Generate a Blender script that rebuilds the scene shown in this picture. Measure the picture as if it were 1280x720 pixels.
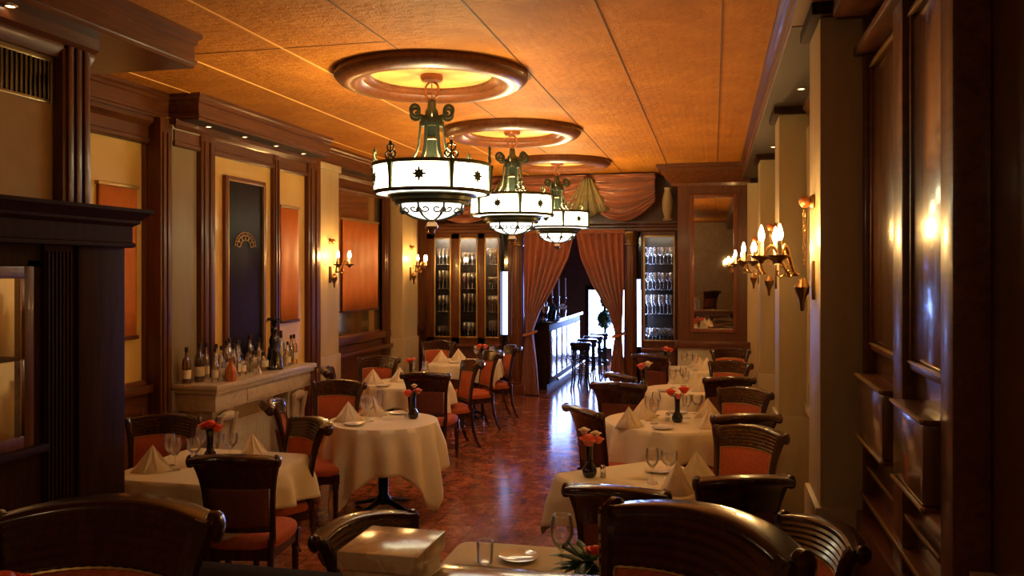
import bpy, bmesh, math, random
from mathutils import Vector, Matrix
PI = math.pi
random.seed(7)
for o in list(bpy.data.objects):
    bpy.data.objects.remove(o, do_unlink=True)
scene = bpy.context.scene
COL = scene.collection

# ------------------------------------------------------------------ camera, world, lights, exposure
cam_data = bpy.data.cameras.new('camera')
cam_data.sensor_width = 36.0
cam_data.lens = 36.0 * 1067.0 / 1280.0
cam_data.shift_y = -22.0 / 1280.0
cam_data.clip_start = 0.05
cam = bpy.data.objects.new('camera', cam_data)
cam.location = (0, 0, 2.0)
cam.rotation_euler = (PI / 2, 0, math.atan(252.0 / 1067.0))
COL.objects.link(cam)
scene.camera = cam

scene.view_settings.view_transform = 'Standard'
scene.view_settings.look = 'None'
scene.view_settings.gamma = 1.0
scene.view_settings.use_curve_mapping = False
scene.view_settings.exposure = 0.06

world = bpy.data.worlds.new('world')
scene.world = world
world.use_nodes = True
world.node_tree.nodes['Background'].inputs[0].default_value = (0.5, 0.6, 1.0, 1)
world.node_tree.nodes['Background'].inputs[1].default_value = 0.02

SHADE_EMIT = 12.0        # lit chandelier glass
CHAND_W = 165.0          # bulbs inside each chandelier drum
SCONCE_EMIT = 420.0     # candle bulbs
SCONCE_W = 2.6
DOOR_EMIT = 26.0        # daylight in the bar-room door
SPOT_EMIT = 14.0


def lamp(kind, name, loc, energy, color, size=0.05, rot=None, parent=None, size_y=None):
    d = bpy.data.lights.new(name, kind)
    d.energy = energy
    d.color = color
    if kind == 'AREA':
        d.shape = 'RECTANGLE'
        d.size = size
        d.size_y = size_y or size
    else:
        d.shadow_soft_size = size
    o = bpy.data.objects.new(name, d)
    o.location = loc
    if rot:
        o.rotation_euler = rot
    o.parent = parent
    COL.objects.link(o)
    return o


# unseen lamp inferred behind the viewer, added as warm fill for the foreground
lamp('POINT', 'rear_fill_lamp', (-0.9, -0.9, 2.9), 20.0, (1.0, 0.70, 0.36), 0.15)
# daylight coming in through the glazed street door of the bar room
lamp('AREA', 'door_daylight', (-1.95, 18.3, 1.1), 260.0, (0.22, 0.36, 1.0), 1.0, (PI / 2, 0, PI), size_y=1.6)


# ------------------------------------------------------------------ materials
def new_mat(name):
    m = bpy.data.materials.new(name)
    m.use_nodes = True
    nt = m.node_tree
    return m, nt, nt.nodes['Principled BSDF']


def ramp(nt, stops):
    r = nt.nodes.new('ShaderNodeValToRGB')
    el = r.color_ramp.elements
    while len(el) < len(stops):
        el.new(0.5)
    for e, (p, c) in zip(el, stops):
        e.position = p
        e.color = (c[0], c[1], c[2], 1)
    return r


def coords(nt, scale=(1, 1, 1), kind='Object'):
    tc = nt.nodes.new('ShaderNodeTexCoord')
    mp = nt.nodes.new('ShaderNodeMapping')
    mp.inputs['Scale'].default_value = scale
    nt.links.new(tc.outputs[kind], mp.inputs[0])
    return mp.outputs[0]


def noise(nt, vec, scale, detail=4, rough=0.55, dist=0.0):
    n = nt.nodes.new('ShaderNodeTexNoise')
    n.inputs['Scale'].default_value = scale
    n.inputs['Detail'].default_value = detail
    n.inputs['Roughness'].default_value = rough
    n.inputs['Distortion'].default_value = dist
    nt.links.new(vec, n.inputs['Vector'])
    return n


def bump(nt, height, bsdf, strength=0.2, dist=0.01):
    b = nt.nodes.new('ShaderNodeBump')
    b.inputs['Strength'].default_value = strength
    b.inputs['Distance'].default_value = dist
    nt.links.new(height, b.inputs['Height'])
    nt.links.new(b.outputs[0], bsdf.inputs['Normal'])
    return b


def mottled(name, c1, c2, scale=6, rough=0.5, metallic=0.0, stretch=(1, 1, 1), bumps=0.0, coat=0.0, dist=0.0, detail=5, sheen=0.0, spec=0.5):
    m, nt, b = new_mat(name)
    v = coords(nt, stretch)
    n = noise(nt, v, scale, detail, 0.6, dist)
    r = ramp(nt, [(0.3, c1), (0.7, c2)])
    nt.links.new(n.outputs['Fac'], r.inputs[0])
    nt.links.new(r.outputs[0], b.inputs['Base Color'])
    b.inputs['Roughness'].default_value = rough
    b.inputs['Metallic'].default_value = metallic
    b.inputs['Coat Weight'].default_value = coat
    b.inputs['Coat Roughness'].default_value = 0.12
    b.inputs['Specular IOR Level'].default_value = spec
    if sheen:
        b.inputs['Sheen Weight'].default_value = sheen
    if bumps:
        bump(nt, n.outputs['Fac'], b, bumps, 0.01)
    return m


def plain(name, c, rough=0.4, metallic=0.0, coat=0.0):
    m, nt, b = new_mat(name)
    v = coords(nt)
    n = noise(nt, v, 30, 2)
    r = ramp(nt, [(0.2, tuple(x * 0.85 for x in c)), (0.8, tuple(min(1, x * 1.1) for x in c))])
    nt.links.new(n.outputs['Fac'], r.inputs[0])
    nt.links.new(r.outputs[0], b.inputs['Base Color'])
    b.inputs['Roughness'].default_value = rough
    b.inputs['Metallic'].default_value = metallic
    b.inputs['Coat Weight'].default_value = coat
    return m


def emit(name, c, strength):
    m = bpy.data.materials.new(name)
    m.use_nodes = True
    nt = m.node_tree
    nt.nodes.clear()
    out = nt.nodes.new('ShaderNodeOutputMaterial')
    e = nt.nodes.new('ShaderNodeEmission')
    e.inputs[0].default_value = (c[0], c[1], c[2], 1)
    e.inputs[1].default_value = strength
    nt.links.new(e.outputs[0], out.inputs[0])
    return m


def thin_glass(name, tint=(1, 1, 1), gloss=(1, 1, 1), blend=0.25, rough=0.02, base=0.06):
    m = bpy.data.materials.new(name)
    m.use_nodes = True
    nt = m.node_tree
    nt.nodes.clear()
    out = nt.nodes.new('ShaderNodeOutputMaterial')
    t = nt.nodes.new('ShaderNodeBsdfTransparent')
    t.inputs[0].default_value = (*tint, 1)
    g = nt.nodes.new('ShaderNodeBsdfGlossy')
    g.inputs[0].default_value = (*gloss, 1)
    g.inputs['Roughness'].default_value = rough
    lw = nt.nodes.new('ShaderNodeLayerWeight')
    lw.inputs[0].default_value = blend
    ad = nt.nodes.new('ShaderNodeMath')
    ad.operation = 'ADD'
    ad.use_clamp = True
    ad.inputs[1].default_value = base
    nt.links.new(lw.outputs['Fresnel'], ad.inputs[0])
    mx = nt.nodes.new('ShaderNodeMixShader')
    nt.links.new(ad.outputs[0], mx.inputs[0])
    nt.links.new(t.outputs[0], mx.inputs[1])
    nt.links.new(g.outputs[0], mx.inputs[2])
    nt.links.new(mx.outputs[0], out.inputs[0])
    return m


def marble_floor():
    m, nt, b = new_mat('red_marble_floor')
    v = coords(nt)
    n1 = noise(nt, v, 5.5, 10, 0.7, 0.9)
    n2 = noise(nt, v, 24, 8, 0.72, 1.2)
    mx = nt.nodes.new('ShaderNodeMix')
    mx.data_type = 'FLOAT'
    mx.inputs[0].default_value = 0.45
    nt.links.new(n1.outputs['Fac'], mx.inputs[2])
    nt.links.new(n2.outputs['Fac'], mx.inputs[3])
    r = ramp(nt, [(0.36, (0.09, 0.022, 0.008)), (0.46, (0.28, 0.075, 0.025)), (0.54, (0.44, 0.14, 0.05)), (0.64, (0.68, 0.36, 0.18))])
    nt.links.new(mx.outputs[0], r.inputs[0])
    br = nt.nodes.new('ShaderNodeTexBrick')
    br.offset = 0.0
    br.inputs['Scale'].default_value = 1.0
    br.inputs['Brick Width'].default_value = 0.305
    br.inputs['Row Height'].default_value = 0.305
    br.inputs['Mortar Size'].default_value = 0.003
    br.inputs['Color1'].default_value = (1, 1, 1, 1)
    br.inputs['Color2'].default_value = (0.72, 0.7, 0.7, 1)
    br.inputs['Mortar'].default_value = (0.3, 0.25, 0.22, 1)
    nt.links.new(v, br.inputs['Vector'])
    mm = nt.nodes.new('ShaderNodeMix')
    mm.data_type = 'RGBA'
    mm.blend_type = 'MULTIPLY'
    mm.inputs[0].default_value = 0.9
    nt.links.new(r.outputs[0], mm.inputs[6])
    nt.links.new(br.outputs['Color'], mm.inputs[7])
    nt.links.new(mm.outputs[2], b.inputs['Base Color'])
    b.inputs['Roughness'].default_value = 0.16
    b.inputs['Specular IOR Level'].default_value = 0.6
    n3 = noise(nt, v, 2.2, 3)
    bump(nt, n3.outputs['Fac'], b, 0.05, 0.02)
    return m


def tin_ceiling():
    m, nt, b = new_mat('copper_painted_tin_ceiling')
    v = coords(nt)
    n = noise(nt, v, 2.2, 6, 0.6, 0.8)
    r = ramp(nt, [(0.3, (0.46, 0.148, 0.013)), (0.55, (0.56, 0.195, 0.018)), (0.75, (0.64, 0.245, 0.03))])
    nt.links.new(n.outputs['Fac'], r.inputs[0])
    nt.links.new(r.outputs[0], b.inputs['Base Color'])
    # pressed ornament: fine rosettes
    vo = nt.nodes.new('ShaderNodeTexVoronoi')
    vo.feature = 'SMOOTH_F1'
    vo.inputs['Scale'].default_value = 16
    vo.inputs['Randomness'].default_value = 0.55
    nt.links.new(v, vo.inputs['Vector'])
    n2 = noise(nt, v, 45, 3, 0.6, 1.5)
    ad = nt.nodes.new('ShaderNodeMath')
    ad.operation = 'ADD'
    nt.links.new(vo.outputs['Distance'], ad.inputs[0])
    nt.links.new(n2.outputs['Fac'], ad.inputs[1])
    bump(nt, ad.outputs[0], b, 0.7, 0.035)
    b.inputs['Roughness'].default_value = 0.6
    b.inputs['Specular IOR Level'].default_value = 0.15
    return m


def wood_mat(name, c1, c2, rough=0.36, axis=2, scale=9, coat=0.15, bmp=0.06, spec=0.35):
    m, nt, b = new_mat(name)
    st = [1, 1, 1]
    st[axis] = 0.07
    v = coords(nt, tuple(st))
    n = noise(nt, v, scale * 3, 6, 0.65, 0.6)
    r = ramp(nt, [(0.25, c1), (0.75, c2)])
    nt.links.new(n.outputs['Fac'], r.inputs[0])
    nt.links.new(r.outputs[0], b.inputs['Base Color'])
    b.inputs['Roughness'].default_value = rough
    b.inputs['Coat Weight'].default_value = coat
    b.inputs['Coat Roughness'].default_value = 0.1
    b.inputs['Specular IOR Level'].default_value = spec
    bump(nt, n.outputs['Fac'], b, bmp, 0.004)
    return m


def wallpaper(name, c1, c2):
    m, nt, b = new_mat(name)
    v = coords(nt)
    n = noise(nt, v, 1.7, 6, 0.6, 0.6)
    r = ramp(nt, [(0.3, c1), (0.7, c2)])
    nt.links.new(n.outputs['Fac'], r.inputs[0])
    nt.links.new(r.outputs[0], b.inputs['Base Color'])
    ch = nt.nodes.new('ShaderNodeTexVoronoi')
    ch.inputs['Scale'].default_value = 14
    ch.inputs['Randomness'].default_value = 0.15
    nt.links.new(v, ch.inputs['Vector'])
    bump(nt, ch.outputs['Distance'], b, 0.15, 0.01)
    b.inputs['Roughness'].default_value = 0.36
    b.inputs['Coat Weight'].default_value = 0.2
    return m


def veined(name, c1, c2, c3, rough=0.3, scale=3.0):
    m, nt, b = new_mat(name)
    v = coords(nt)
    n = noise(nt, v, scale, 9, 0.7, 2.5)
    r = ramp(nt, [(0.28, c1), (0.48, c2), (0.52, c3), (0.7, c2)])
    nt.links.new(n.outputs['Fac'], r.inputs[0])
    nt.links.new(r.outputs[0], b.inputs['Base Color'])
    b.inputs['Roughness'].default_value = rough
    return m


M = {}
M['wood'] = wood_mat('dark_mahogany', (0.055, 0.015, 0.004), (0.165, 0.05, 0.014))
M['wood_h'] = wood_mat('dark_mahogany_level_grain', (0.055, 0.015, 0.004), (0.165, 0.05, 0.014), axis=1)
M['wood_x'] = wood_mat('dark_mahogany_cross_grain', (0.06, 0.018, 0.007), (0.17, 0.055, 0.02), axis=0)
M['wood_red'] = wood_mat('red_mahogany', (0.12, 0.03, 0.011), (0.24, 0.075, 0.027), axis=2)
M['wood_dark'] = wood_mat('near_black_walnut', (0.016, 0.006, 0.002), (0.046, 0.016, 0.006), rough=0.6, coat=0.0, spec=0.05)
M['rail_dim'] = mottled('dim_reflection_rail', (0.012, 0.006, 0.003), (0.02, 0.009, 0.005), 20, 0.7, spec=0.04)  # left cap darkened to stand for its dim reflection, same rail wood
M['varnish'] = wood_mat('varnished_rail_gold_sheen', (0.30, 0.17, 0.06), (0.42, 0.26, 0.11), rough=0.2, axis=0, coat=0.8, bmp=0.01)  # gold put into the colour for light reflected by the right cap
M['panel_wood'] = wood_mat('varnished_panel_wood', (0.07, 0.028, 0.01), (0.16, 0.068, 0.025), rough=0.26, coat=0.7, bmp=0.01, spec=0.5)
M['chair_wood'] = wood_mat('chair_mahogany', (0.018, 0.006, 0.004), (0.06, 0.018, 0.009), rough=0.25, coat=0.5, bmp=0.015)
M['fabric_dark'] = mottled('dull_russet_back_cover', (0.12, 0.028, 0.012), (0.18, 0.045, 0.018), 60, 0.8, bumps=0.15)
M['fabric'] = mottled('burnt_orange_upholstery', (0.34, 0.062, 0.016), (0.5, 0.11, 0.03), 60, 0.85, bumps=0.2)
M['orange_panel'] = mottled('orange_wall_fabric', (0.62, 0.17, 0.03), (0.78, 0.25, 0.05), 7, 0.6, bumps=0.1, stretch=(1, 1, 0.3))
M['curtain'] = mottled('rust_curtain_velvet', (0.30, 0.072, 0.02), (0.40, 0.105, 0.032), 14, 0.75, sheen=0.3)
M['swag'] = mottled('rust_swag_satin', (0.19, 0.047, 0.015), (0.27, 0.072, 0.024), 10, 0.45, sheen=0.3)
M['olive'] = mottled('olive_satin', (0.13, 0.095, 0.035), (0.22, 0.16, 0.07), 10, 0.22)
M['cloth'] = mottled('cream_table_linen', (0.72, 0.645, 0.43), (0.78, 0.70, 0.48), 40, 0.8, bumps=0.05)
M['napkin'] = mottled('cream_napkin_linen', (0.78, 0.66, 0.46), (0.86, 0.74, 0.54), 50, 0.8, bumps=0.06)
M['china'] = plain('white_china', (0.82, 0.78, 0.68), 0.12, coat=0.5)
M['gold_paper'] = wallpaper('golden_wallpaper', (0.70, 0.42, 0.085), (0.84, 0.57, 0.15))
M['tan_plaster'] = mottled('tan_plaster', (0.36, 0.22, 0.085), (0.44, 0.28, 0.12), 5, 0.6)
M['pilaster_right'] = mottled('olive_greige_pilaster', (0.36, 0.28, 0.135), (0.45, 0.355, 0.18), 6, 0.4, stretch=(1, 1, 0.2))
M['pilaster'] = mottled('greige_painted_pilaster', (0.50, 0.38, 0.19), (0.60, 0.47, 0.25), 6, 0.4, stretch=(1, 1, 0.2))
M['mantel'] = veined('grey_cream_marble', (0.36, 0.28, 0.18), (0.62, 0.53, 0.38), (0.5, 0.4, 0.27), 0.3)
M['post_marble'] = veined('cream_marble_block', (0.74, 0.58, 0.38), (0.84, 0.70, 0.48), (0.62, 0.44, 0.26), 0.16, 1.6)
M['dado_stone'] = veined('pale_dado_stone', (0.5, 0.44, 0.3), (0.62, 0.56, 0.4), (0.5, 0.44, 0.3), 0.35, 4)
M['floor'] = marble_floor()
M['ceiling'] = tin_ceiling()
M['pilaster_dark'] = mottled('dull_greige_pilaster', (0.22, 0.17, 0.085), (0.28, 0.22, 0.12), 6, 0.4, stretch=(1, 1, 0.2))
M['seam'] = plain('ceiling_seam', (0.10, 0.032, 0.006), 0.7)
M['seam_light'] = plain('pale_ceiling_bead', (0.85, 0.45, 0.13), 0.4)
M['medallion_gold'] = mottled('gold_leaf_disc', (0.56, 0.31, 0.085), (0.64, 0.38, 0.12), 5, 0.4)
M['iron'] = plain('olive_bronze_iron', (0.055, 0.06, 0.032), 0.32, 0.6)
M['iron_pale'] = plain('verdigris_bronze', (0.045, 0.065, 0.045), 0.42, 0.3)
M['copper'] = plain('red_copper', (0.5, 0.17, 0.06), 0.35, 0.6)
M['brass'] = plain('aged_brass', (0.22, 0.115, 0.042), 0.32, 0.85)
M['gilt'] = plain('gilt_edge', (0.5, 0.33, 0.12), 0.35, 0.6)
M['mirror'] = plain('mirror_silver', (0.85, 0.80, 0.7), 0.02, 1.0)
M['dark_mirror'] = mottled('smoked_glass', (0.010, 0.006, 0.005), (0.03, 0.012, 0.010), 3, 0.3, stretch=(1, 1, 0.4), spec=0.08)
M['gold_mirror'] = plain('varnished_gold_panel', (0.62, 0.42, 0.18), 0.1, 0.9)
M['crystal'] = thin_glass('cabinet_crystal', (1, 1, 1), (1, 1, 1), 0.35, 0.2, 0.32)
M['glass'] = thin_glass('clear_glass', (1.0, 0.99, 0.97), (1, 1, 1), 0.25, 0.25, 0.10)
M['pane'] = thin_glass('cabinet_pane', (0.9, 0.9, 0.9), (1, 1, 1), 0.12, 0.01, 0.03)
M['black'] = plain('black_glass', (0.006, 0.006, 0.008), 0.08, coat=0.6)
M['black_iron'] = plain('black_iron', (0.012, 0.012, 0.014), 0.3, 0.5)
M['shade'] = emit('lit_milk_glass', (1.0, 0.86, 0.50), SHADE_EMIT)
M['bowl'] = emit('lit_milk_glass_bowl', (0.95, 0.86, 0.74), SHADE_EMIT * 0.4)
M['bulb'] = emit('candle_bulb_glow', (1.0, 0.56, 0.18), SCONCE_EMIT)
M['strip'] = emit('cabinet_strip_glow', (1.0, 0.72, 0.36), 6.0)
M['spot'] = emit('spot_glow', (1.0, 0.75, 0.42), SPOT_EMIT)
M['day'] = emit('daylit_glass', (0.36, 0.50, 1.0), DOOR_EMIT)
M['glint'] = emit('daylight_glint', (0.4, 0.52, 1.0), 3.2)  # glow standing for daylight reflected in the strips beside the columns
M['wax'] = plain('ivory_candle', (0.82, 0.72, 0.52), 0.45)
M['white_metal'] = plain('polished_silver', (0.75, 0.75, 0.78), 0.15, 1.0)
M['leaf'] = mottled('dark_green_leaf', (0.012, 0.05, 0.012), (0.04, 0.12, 0.03), 12, 0.45)
M['stem'] = plain('green_stem', (0.05, 0.12, 0.03), 0.5)
M['rose_red'] = mottled('red_orange_petal', (0.75, 0.06, 0.015), (0.85, 0.13, 0.03), 20, 0.5)
M['rose_pink'] = mottled('salmon_pink_petal', (0.75, 0.16, 0.10), (0.85, 0.25, 0.17), 20, 0.5)
M['rose_white'] = mottled('cream_petal', (0.8, 0.66, 0.5), (0.88, 0.76, 0.6), 20, 0.5)
M['vent'] = plain('grey_vent_metal', (0.30, 0.24, 0.13), 0.3, 0.7)
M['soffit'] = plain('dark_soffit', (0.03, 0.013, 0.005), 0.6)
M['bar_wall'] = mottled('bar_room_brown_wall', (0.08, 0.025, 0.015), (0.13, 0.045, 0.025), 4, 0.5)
M['label'] = plain('cream_paper_label', (0.75, 0.62, 0.4), 0.6)
M['capm'] = plain('dark_bottle_cap', (0.03, 0.015, 0.01), 0.4)
for nm, t in (('clear', (0.99, 0.98, 0.95)), ('amber', (0.93, 0.74, 0.42)), ('brown', (0.6, 0.34, 0.16)), ('olive', (0.75, 0.75, 0.45))):
    M['bottle_' + nm] = thin_glass(nm + '_bottle_glass', t, (1, 1, 1), 0.3, 0.12, 0.22 if nm == 'clear' else 0.14)
M['leather'] = plain('black_stool_leather', (0.02, 0.012, 0.012), 0.25, coat=0.4)


# ------------------------------------------------------------------ mesh helpers
class MB:
    """collects shapes in one bmesh"""
    def __init__(self):
        self.bm = bmesh.new()

    def face(self, vs):
        try:
            f = self.bm.faces.new(vs)
            f.smooth = True
            return f
        except ValueError:
            return None

    def box(self, c, s, bev=0.0, rz=0.0, rx=0.0, ry=0.0, taper=None):
        r = bmesh.ops.create_cube(self.bm, size=1.0)
        vs = r['verts']
        for v in vs:
            k = 1.0
            if taper and v.co.z < 0:
                k = taper
            v.co = Vector((v.co.x * s[0] * k, v.co.y * s[1] * k, v.co.z * s[2]))
        if bev > 0:
            es = list({e for v in vs for e in v.link_edges})
            q = bmesh.ops.bevel(self.bm, geom=es, offset=bev, segments=2, affect='EDGES', profile=0.6)
            vs = list({v for f in q['faces'] for v in f.verts} | {v for v in vs if v.is_valid})
        mt = Matrix.Translation(c) @ Matrix.Rotation(rz, 4, 'Z') @ Matrix.Rotation(ry, 4, 'Y') @ Matrix.Rotation(rx, 4, 'X')
        bmesh.ops.transform(self.bm, matrix=mt, verts=vs)
        return self

    def span(self, x0, x1, y0, y1, z0, z1, bev=0.0):
        return self.box(((x0 + x1) / 2, (y0 + y1) / 2, (z0 + z1) / 2), (abs(x1 - x0), abs(y1 - y0), abs(z1 - z0)), bev)

    def grid(self, f, nu, nv, closed_u=False):
        rows = []
        for j in range(nv + 1):
            rows.append([self.bm.verts.new(f(i / nu, j / nv)) for i in range(nu if closed_u else nu + 1)])
        for j in range(nv):
            n = nu if closed_u else nu
            for i in range(n):
                k = (i + 1) % nu if closed_u else i + 1
                self.face((rows[j][i], rows[j][k], rows[j + 1][k], rows[j + 1][i]))
        return rows

    def lathe(self, prof, c=(0, 0, 0), seg=20, mt=None, cap=True):
        rows = []
        for r, z in prof:
            if r < 1e-5:
                rows.append([self.bm.verts.new((0, 0, z))])
            else:
                rows.append([self.bm.verts.new((r * math.cos(2 * PI * i / seg), r * math.sin(2 * PI * i / seg), z)) for i in range(seg)])
        for a, b in zip(rows, rows[1:]):
            for i in range(seg):
                k = (i + 1) % seg
                if len(a) == 1 and len(b) == 1:
                    continue
                if len(a) == 1:
                    self.face((a[0], b[k], b[i]))
                elif len(b) == 1:
                    self.face((a[i], a[k], b[0]))
                else:
                    self.face((a[i], a[k], b[k], b[i]))
        if cap:
            if len(rows[0]) > 1:
                self.face(list(reversed(rows[0])))
            if len(rows[-1]) > 1:
                self.face(rows[-1])
        allv = [v for r in rows for v in r]
        m4 = Matrix.Translation(c) @ (mt or Matrix.Identity(4))
        bmesh.ops.transform(self.bm, matrix=m4, verts=allv)
        return self

    def tube(self, pts, rad, seg=8, flat=None, cap=True):
        pts = [Vector(p) for p in pts]
        n = len(pts)
        rows = []
        up = Vector((0, 0, 1))
        prev = None
        for i, p in enumerate(pts):
            t = (pts[min(i + 1, n - 1)] - pts[max(i - 1, 0)]).normalized()
            if prev is None:
                a = t.cross(up)
                if a.length < 1e-3:
                    a = t.cross(Vector((1, 0, 0)))
                a.normalize()
            else:
                a = (prev - t * prev.dot(t))
                if a.length < 1e-5:
                    a = t.cross(up)
                a.normalize()
            prev = a
            b = t.cross(a).normalized()
            r = rad[i] if isinstance(rad, (list, tuple)) else rad
            ra, rb = (r, r) if flat is None else (r, r * flat)
            rows.append([self.bm.verts.new(p + a * (ra * math.cos(2 * PI * k / seg)) + b * (rb * math.sin(2 * PI * k / seg))) for k in range(seg)])
        for a, b in zip(rows, rows[1:]):
            for k in range(seg):
                q = (k + 1) % seg
                self.face((a[k], a[q], b[q], b[k]))
        if cap:
            self.face(list(reversed(rows[0])))
            self.face(rows[-1])
        return self

    def sweep(self, prof, path, cap=True):
        """prof: list of (d, z) offsets (d to the left of the path in plan); path: plan points (x, y, z); straight mitred"""
        n = len(path)
        P = [Vector(p) for p in path]
        rows = []
        for i, p in enumerate(P):
            d0 = (P[i] - P[i - 1]) if i > 0 else (P[1] - P[0])
            d1 = (P[i + 1] - P[i]) if i < n - 1 else (P[-1] - P[-2])
            d0.z = d1.z = 0
            d0.normalize()
            d1.normalize()
            n0 = Vector((-d0.y, d0.x, 0))
            n1 = Vector((-d1.y, d1.x, 0))
            nm = (n0 + n1)
            nm.normalize()
            k = 1.0 / max(0.2, nm.dot(n0))
            rows.append([self.bm.verts.new(p + nm * (k * a) + Vector((0, 0, z))) for a, z in prof])
        m = len(prof)
        for a, b in zip(rows, rows[1:]):
            for k in range(m):
                q = (k + 1) % m
                self.face((a[k], b[k], b[q], a[q]))
        if cap:
            self.face(rows[0])
            self.face(list(reversed(rows[-1])))
        return self

    def prism(self, poly, z0, z1, mt=None):
        lo = [self.bm.verts.new((x, y, z0)) for x, y in poly]
        hi = [self.bm.verts.new((x, y, z1)) for x, y in poly]
        n = len(poly)
        self.face(list(reversed(lo)))
        self.face(hi)
        for i in range(n):
            k = (i + 1) % n
            self.face((lo[i], lo[k], hi[k], hi[i]))
        if mt:
            bmesh.ops.transform(self.bm, matrix=mt, verts=lo + hi)
        return self

    def sphere(self, c, r, seg=12, sq=(1, 1, 1)):
        prof = [(math.sin(PI * i / (seg // 2)) * r, -math.cos(PI * i / (seg // 2)) * r) for i in range(seg // 2 + 1)]
        return self.lathe(prof, c, seg, Matrix.Diagonal((sq[0], sq[1], sq[2], 1)))

    def mesh(self, name, mat, sharp=35):
        bmesh.ops.recalc_face_normals(self.bm, faces=self.bm.faces[:])
        me = bpy.data.meshes.new(name)
        self.bm.to_mesh(me)
        self.bm.free()
        me.set_sharp_from_angle(angle=math.radians(sharp))
        me.materials.append(mat)
        return me


def obj(name, mb, mat, parent=None, loc=None, sharp=35, rz=0.0):
    me = mb.mesh(name, mat, sharp) if isinstance(mb, MB) else mb
    o = bpy.data.objects.new(name, me)
    COL.objects.link(o)
    if parent is not None:
        o.parent = parent
    if loc is not None:
        o.location = loc
    if rz:
        o.rotation_euler = (0, 0, rz)
    return o


def tag(o, label, cat, group=None):
    o['label'] = label
    o['category'] = cat
    if group:
        o['group'] = group
    return o


def thing(name, label, cat, loc=(0, 0, 0), rz=0.0, group=None):
    o = bpy.data.objects.new(name, None)
    o.empty_display_size = 0.1
    COL.objects.link(o)
    o.location = loc
    o.rotation_euler = (0, 0, rz)
    return tag(o, label, cat, group)


def dup(root, loc, rz, label=None, group=None):
    r = root.copy()
    COL.objects.link(r)
    r.location = loc
    r.rotation_euler = (0, 0, rz)
    if label:
        r['label'] = label
    if group:
        r['group'] = group
    for ch in list(root.children):
        c = ch.copy()
        COL.objects.link(c)
        c.parent = r
        for g in list(ch.children):
            d = g.copy()
            COL.objects.link(d)
            d.parent = c
    return r


def struct(name, mb, mat, parent=None, sharp=35):
    o = obj(name, mb, mat, parent, sharp=sharp)
    if parent is None:
        o['kind'] = 'structure'
    return o


def solid(o, t, off=0.0):
    md = o.modifiers.new('thickness', 'SOLIDIFY')
    md.thickness = t
    md.offset = off
    return o


def subsurf(o, n=1):
    md = o.modifiers.new('smooth', 'SUBSURF')
    md.levels = n
    md.render_levels = n
    return o


# ================================================================== THE ROOM
CEIL = 3.5
LW, RW, BW = -4.8, 0.8, 13.5       # left wall, right wall, back wall planes
BX = -4.5                          # chimney breast plane
struct('floor', MB().span(-5.0, 1.45, -3.0, 19.0, -0.1, 0.0), M['floor'])
struct('floor.001', MB().span(-3.42, 1.3, -2.6, 2.5, 0.0, 0.5, 0.004), M['floor'])
struct('ceiling', MB().span(-5.0, 1.45, -3.0, 13.6, CEIL, CEIL + 0.1), M['ceiling'])
sm = MB()
for x in (-2.08, -1.36, -0.64, 0.05):
    sm.span(x - 0.004, x + 0.004, -2.5, 13.4, CEIL - 0.004, CEIL + 0.01)
for y in (5.25,):
    sm.span(-3.6, -2.08, y - 0.003, y + 0.003, CEIL - 0.003, CEIL + 0.01)
struct('trim_1', sm, M['seam'])
sm = MB()
for x in (-4.3, -3.6, -2.83):
    sm.span(x - 0.006, x + 0.006, -2.5, 13.4, CEIL - 0.007, CEIL + 0.01)
struct('trim_2', sm, M['seam_light'])
struct('wall_left', MB().span(-5.0, LW, -3.0, 13.6, 0, CEIL + 0.05), M['tan_plaster'])
struct('wall_right', MB().span(RW, 1.0, 2.9, 13.6, 0, CEIL + 0.05).span(1.3, 1.45, -3.0, 2.95, 0, CEIL + 0.05), M['tan_plaster'])
struct('wall_front', MB().span(-5.0, 1.45, -3.0, -2.7, 0, CEIL + 0.05), M['tan_plaster'])
# back wall with the bar-room opening, the two cabinet recesses and the gaps for the glowing strips left open
wb = MB()
wb.span(-5.0, -4.62, BW, BW + 0.25, 0, CEIL)
wb.span(-4.62, -3.38, BW + 0.22, BW + 0.25, 0, 2.72)
wb.span(-3.38, -3.36, BW, BW + 0.25, 0, 2.72)
wb.span(-3.26, -2.97, BW, BW + 0.25, 0, 2.72)
wb.span(-1.32, -1.2, BW, BW + 0.25, 0, 2.72)
wb.span(-1.11, -1.08, BW, BW + 0.25, 0, 2.72)
wb.span(-0.55, 1.0, BW, BW + 0.25, 0, CEIL)
wb.span(-4.62, -0.55, BW, BW + 0.25, 2.72, CEIL)
wb.span(-1.08, -0.55, BW + 0.22, BW + 0.25, 0, 2.72)
struct('wall_back', wb, M['wood'])
# the bar room beyond
br = MB()
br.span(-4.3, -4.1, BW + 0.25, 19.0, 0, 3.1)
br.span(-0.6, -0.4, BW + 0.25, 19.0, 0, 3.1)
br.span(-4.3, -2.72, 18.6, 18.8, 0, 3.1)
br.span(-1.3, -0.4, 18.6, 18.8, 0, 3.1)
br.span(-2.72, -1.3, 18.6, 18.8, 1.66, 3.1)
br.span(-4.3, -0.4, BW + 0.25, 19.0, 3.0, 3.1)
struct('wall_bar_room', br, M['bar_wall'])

# cornices: boxy fascia with bead mouldings
CP = [(0.0, 3.28), (0.0, 3.30), (0.012, 3.305), (0.012, 3.33), (0.0, 3.335), (0.0, 3.42), (0.015, 3.43), (0.015, 3.455), (0.035, 3.47), (0.035, 3.5), (-0.6, 3.5), (-0.6, 3.28)]


def cornice(name, path, prof=CP, mat='wood_h'):
    return struct(name, MB().sweep(prof, path), M[mat])


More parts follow.
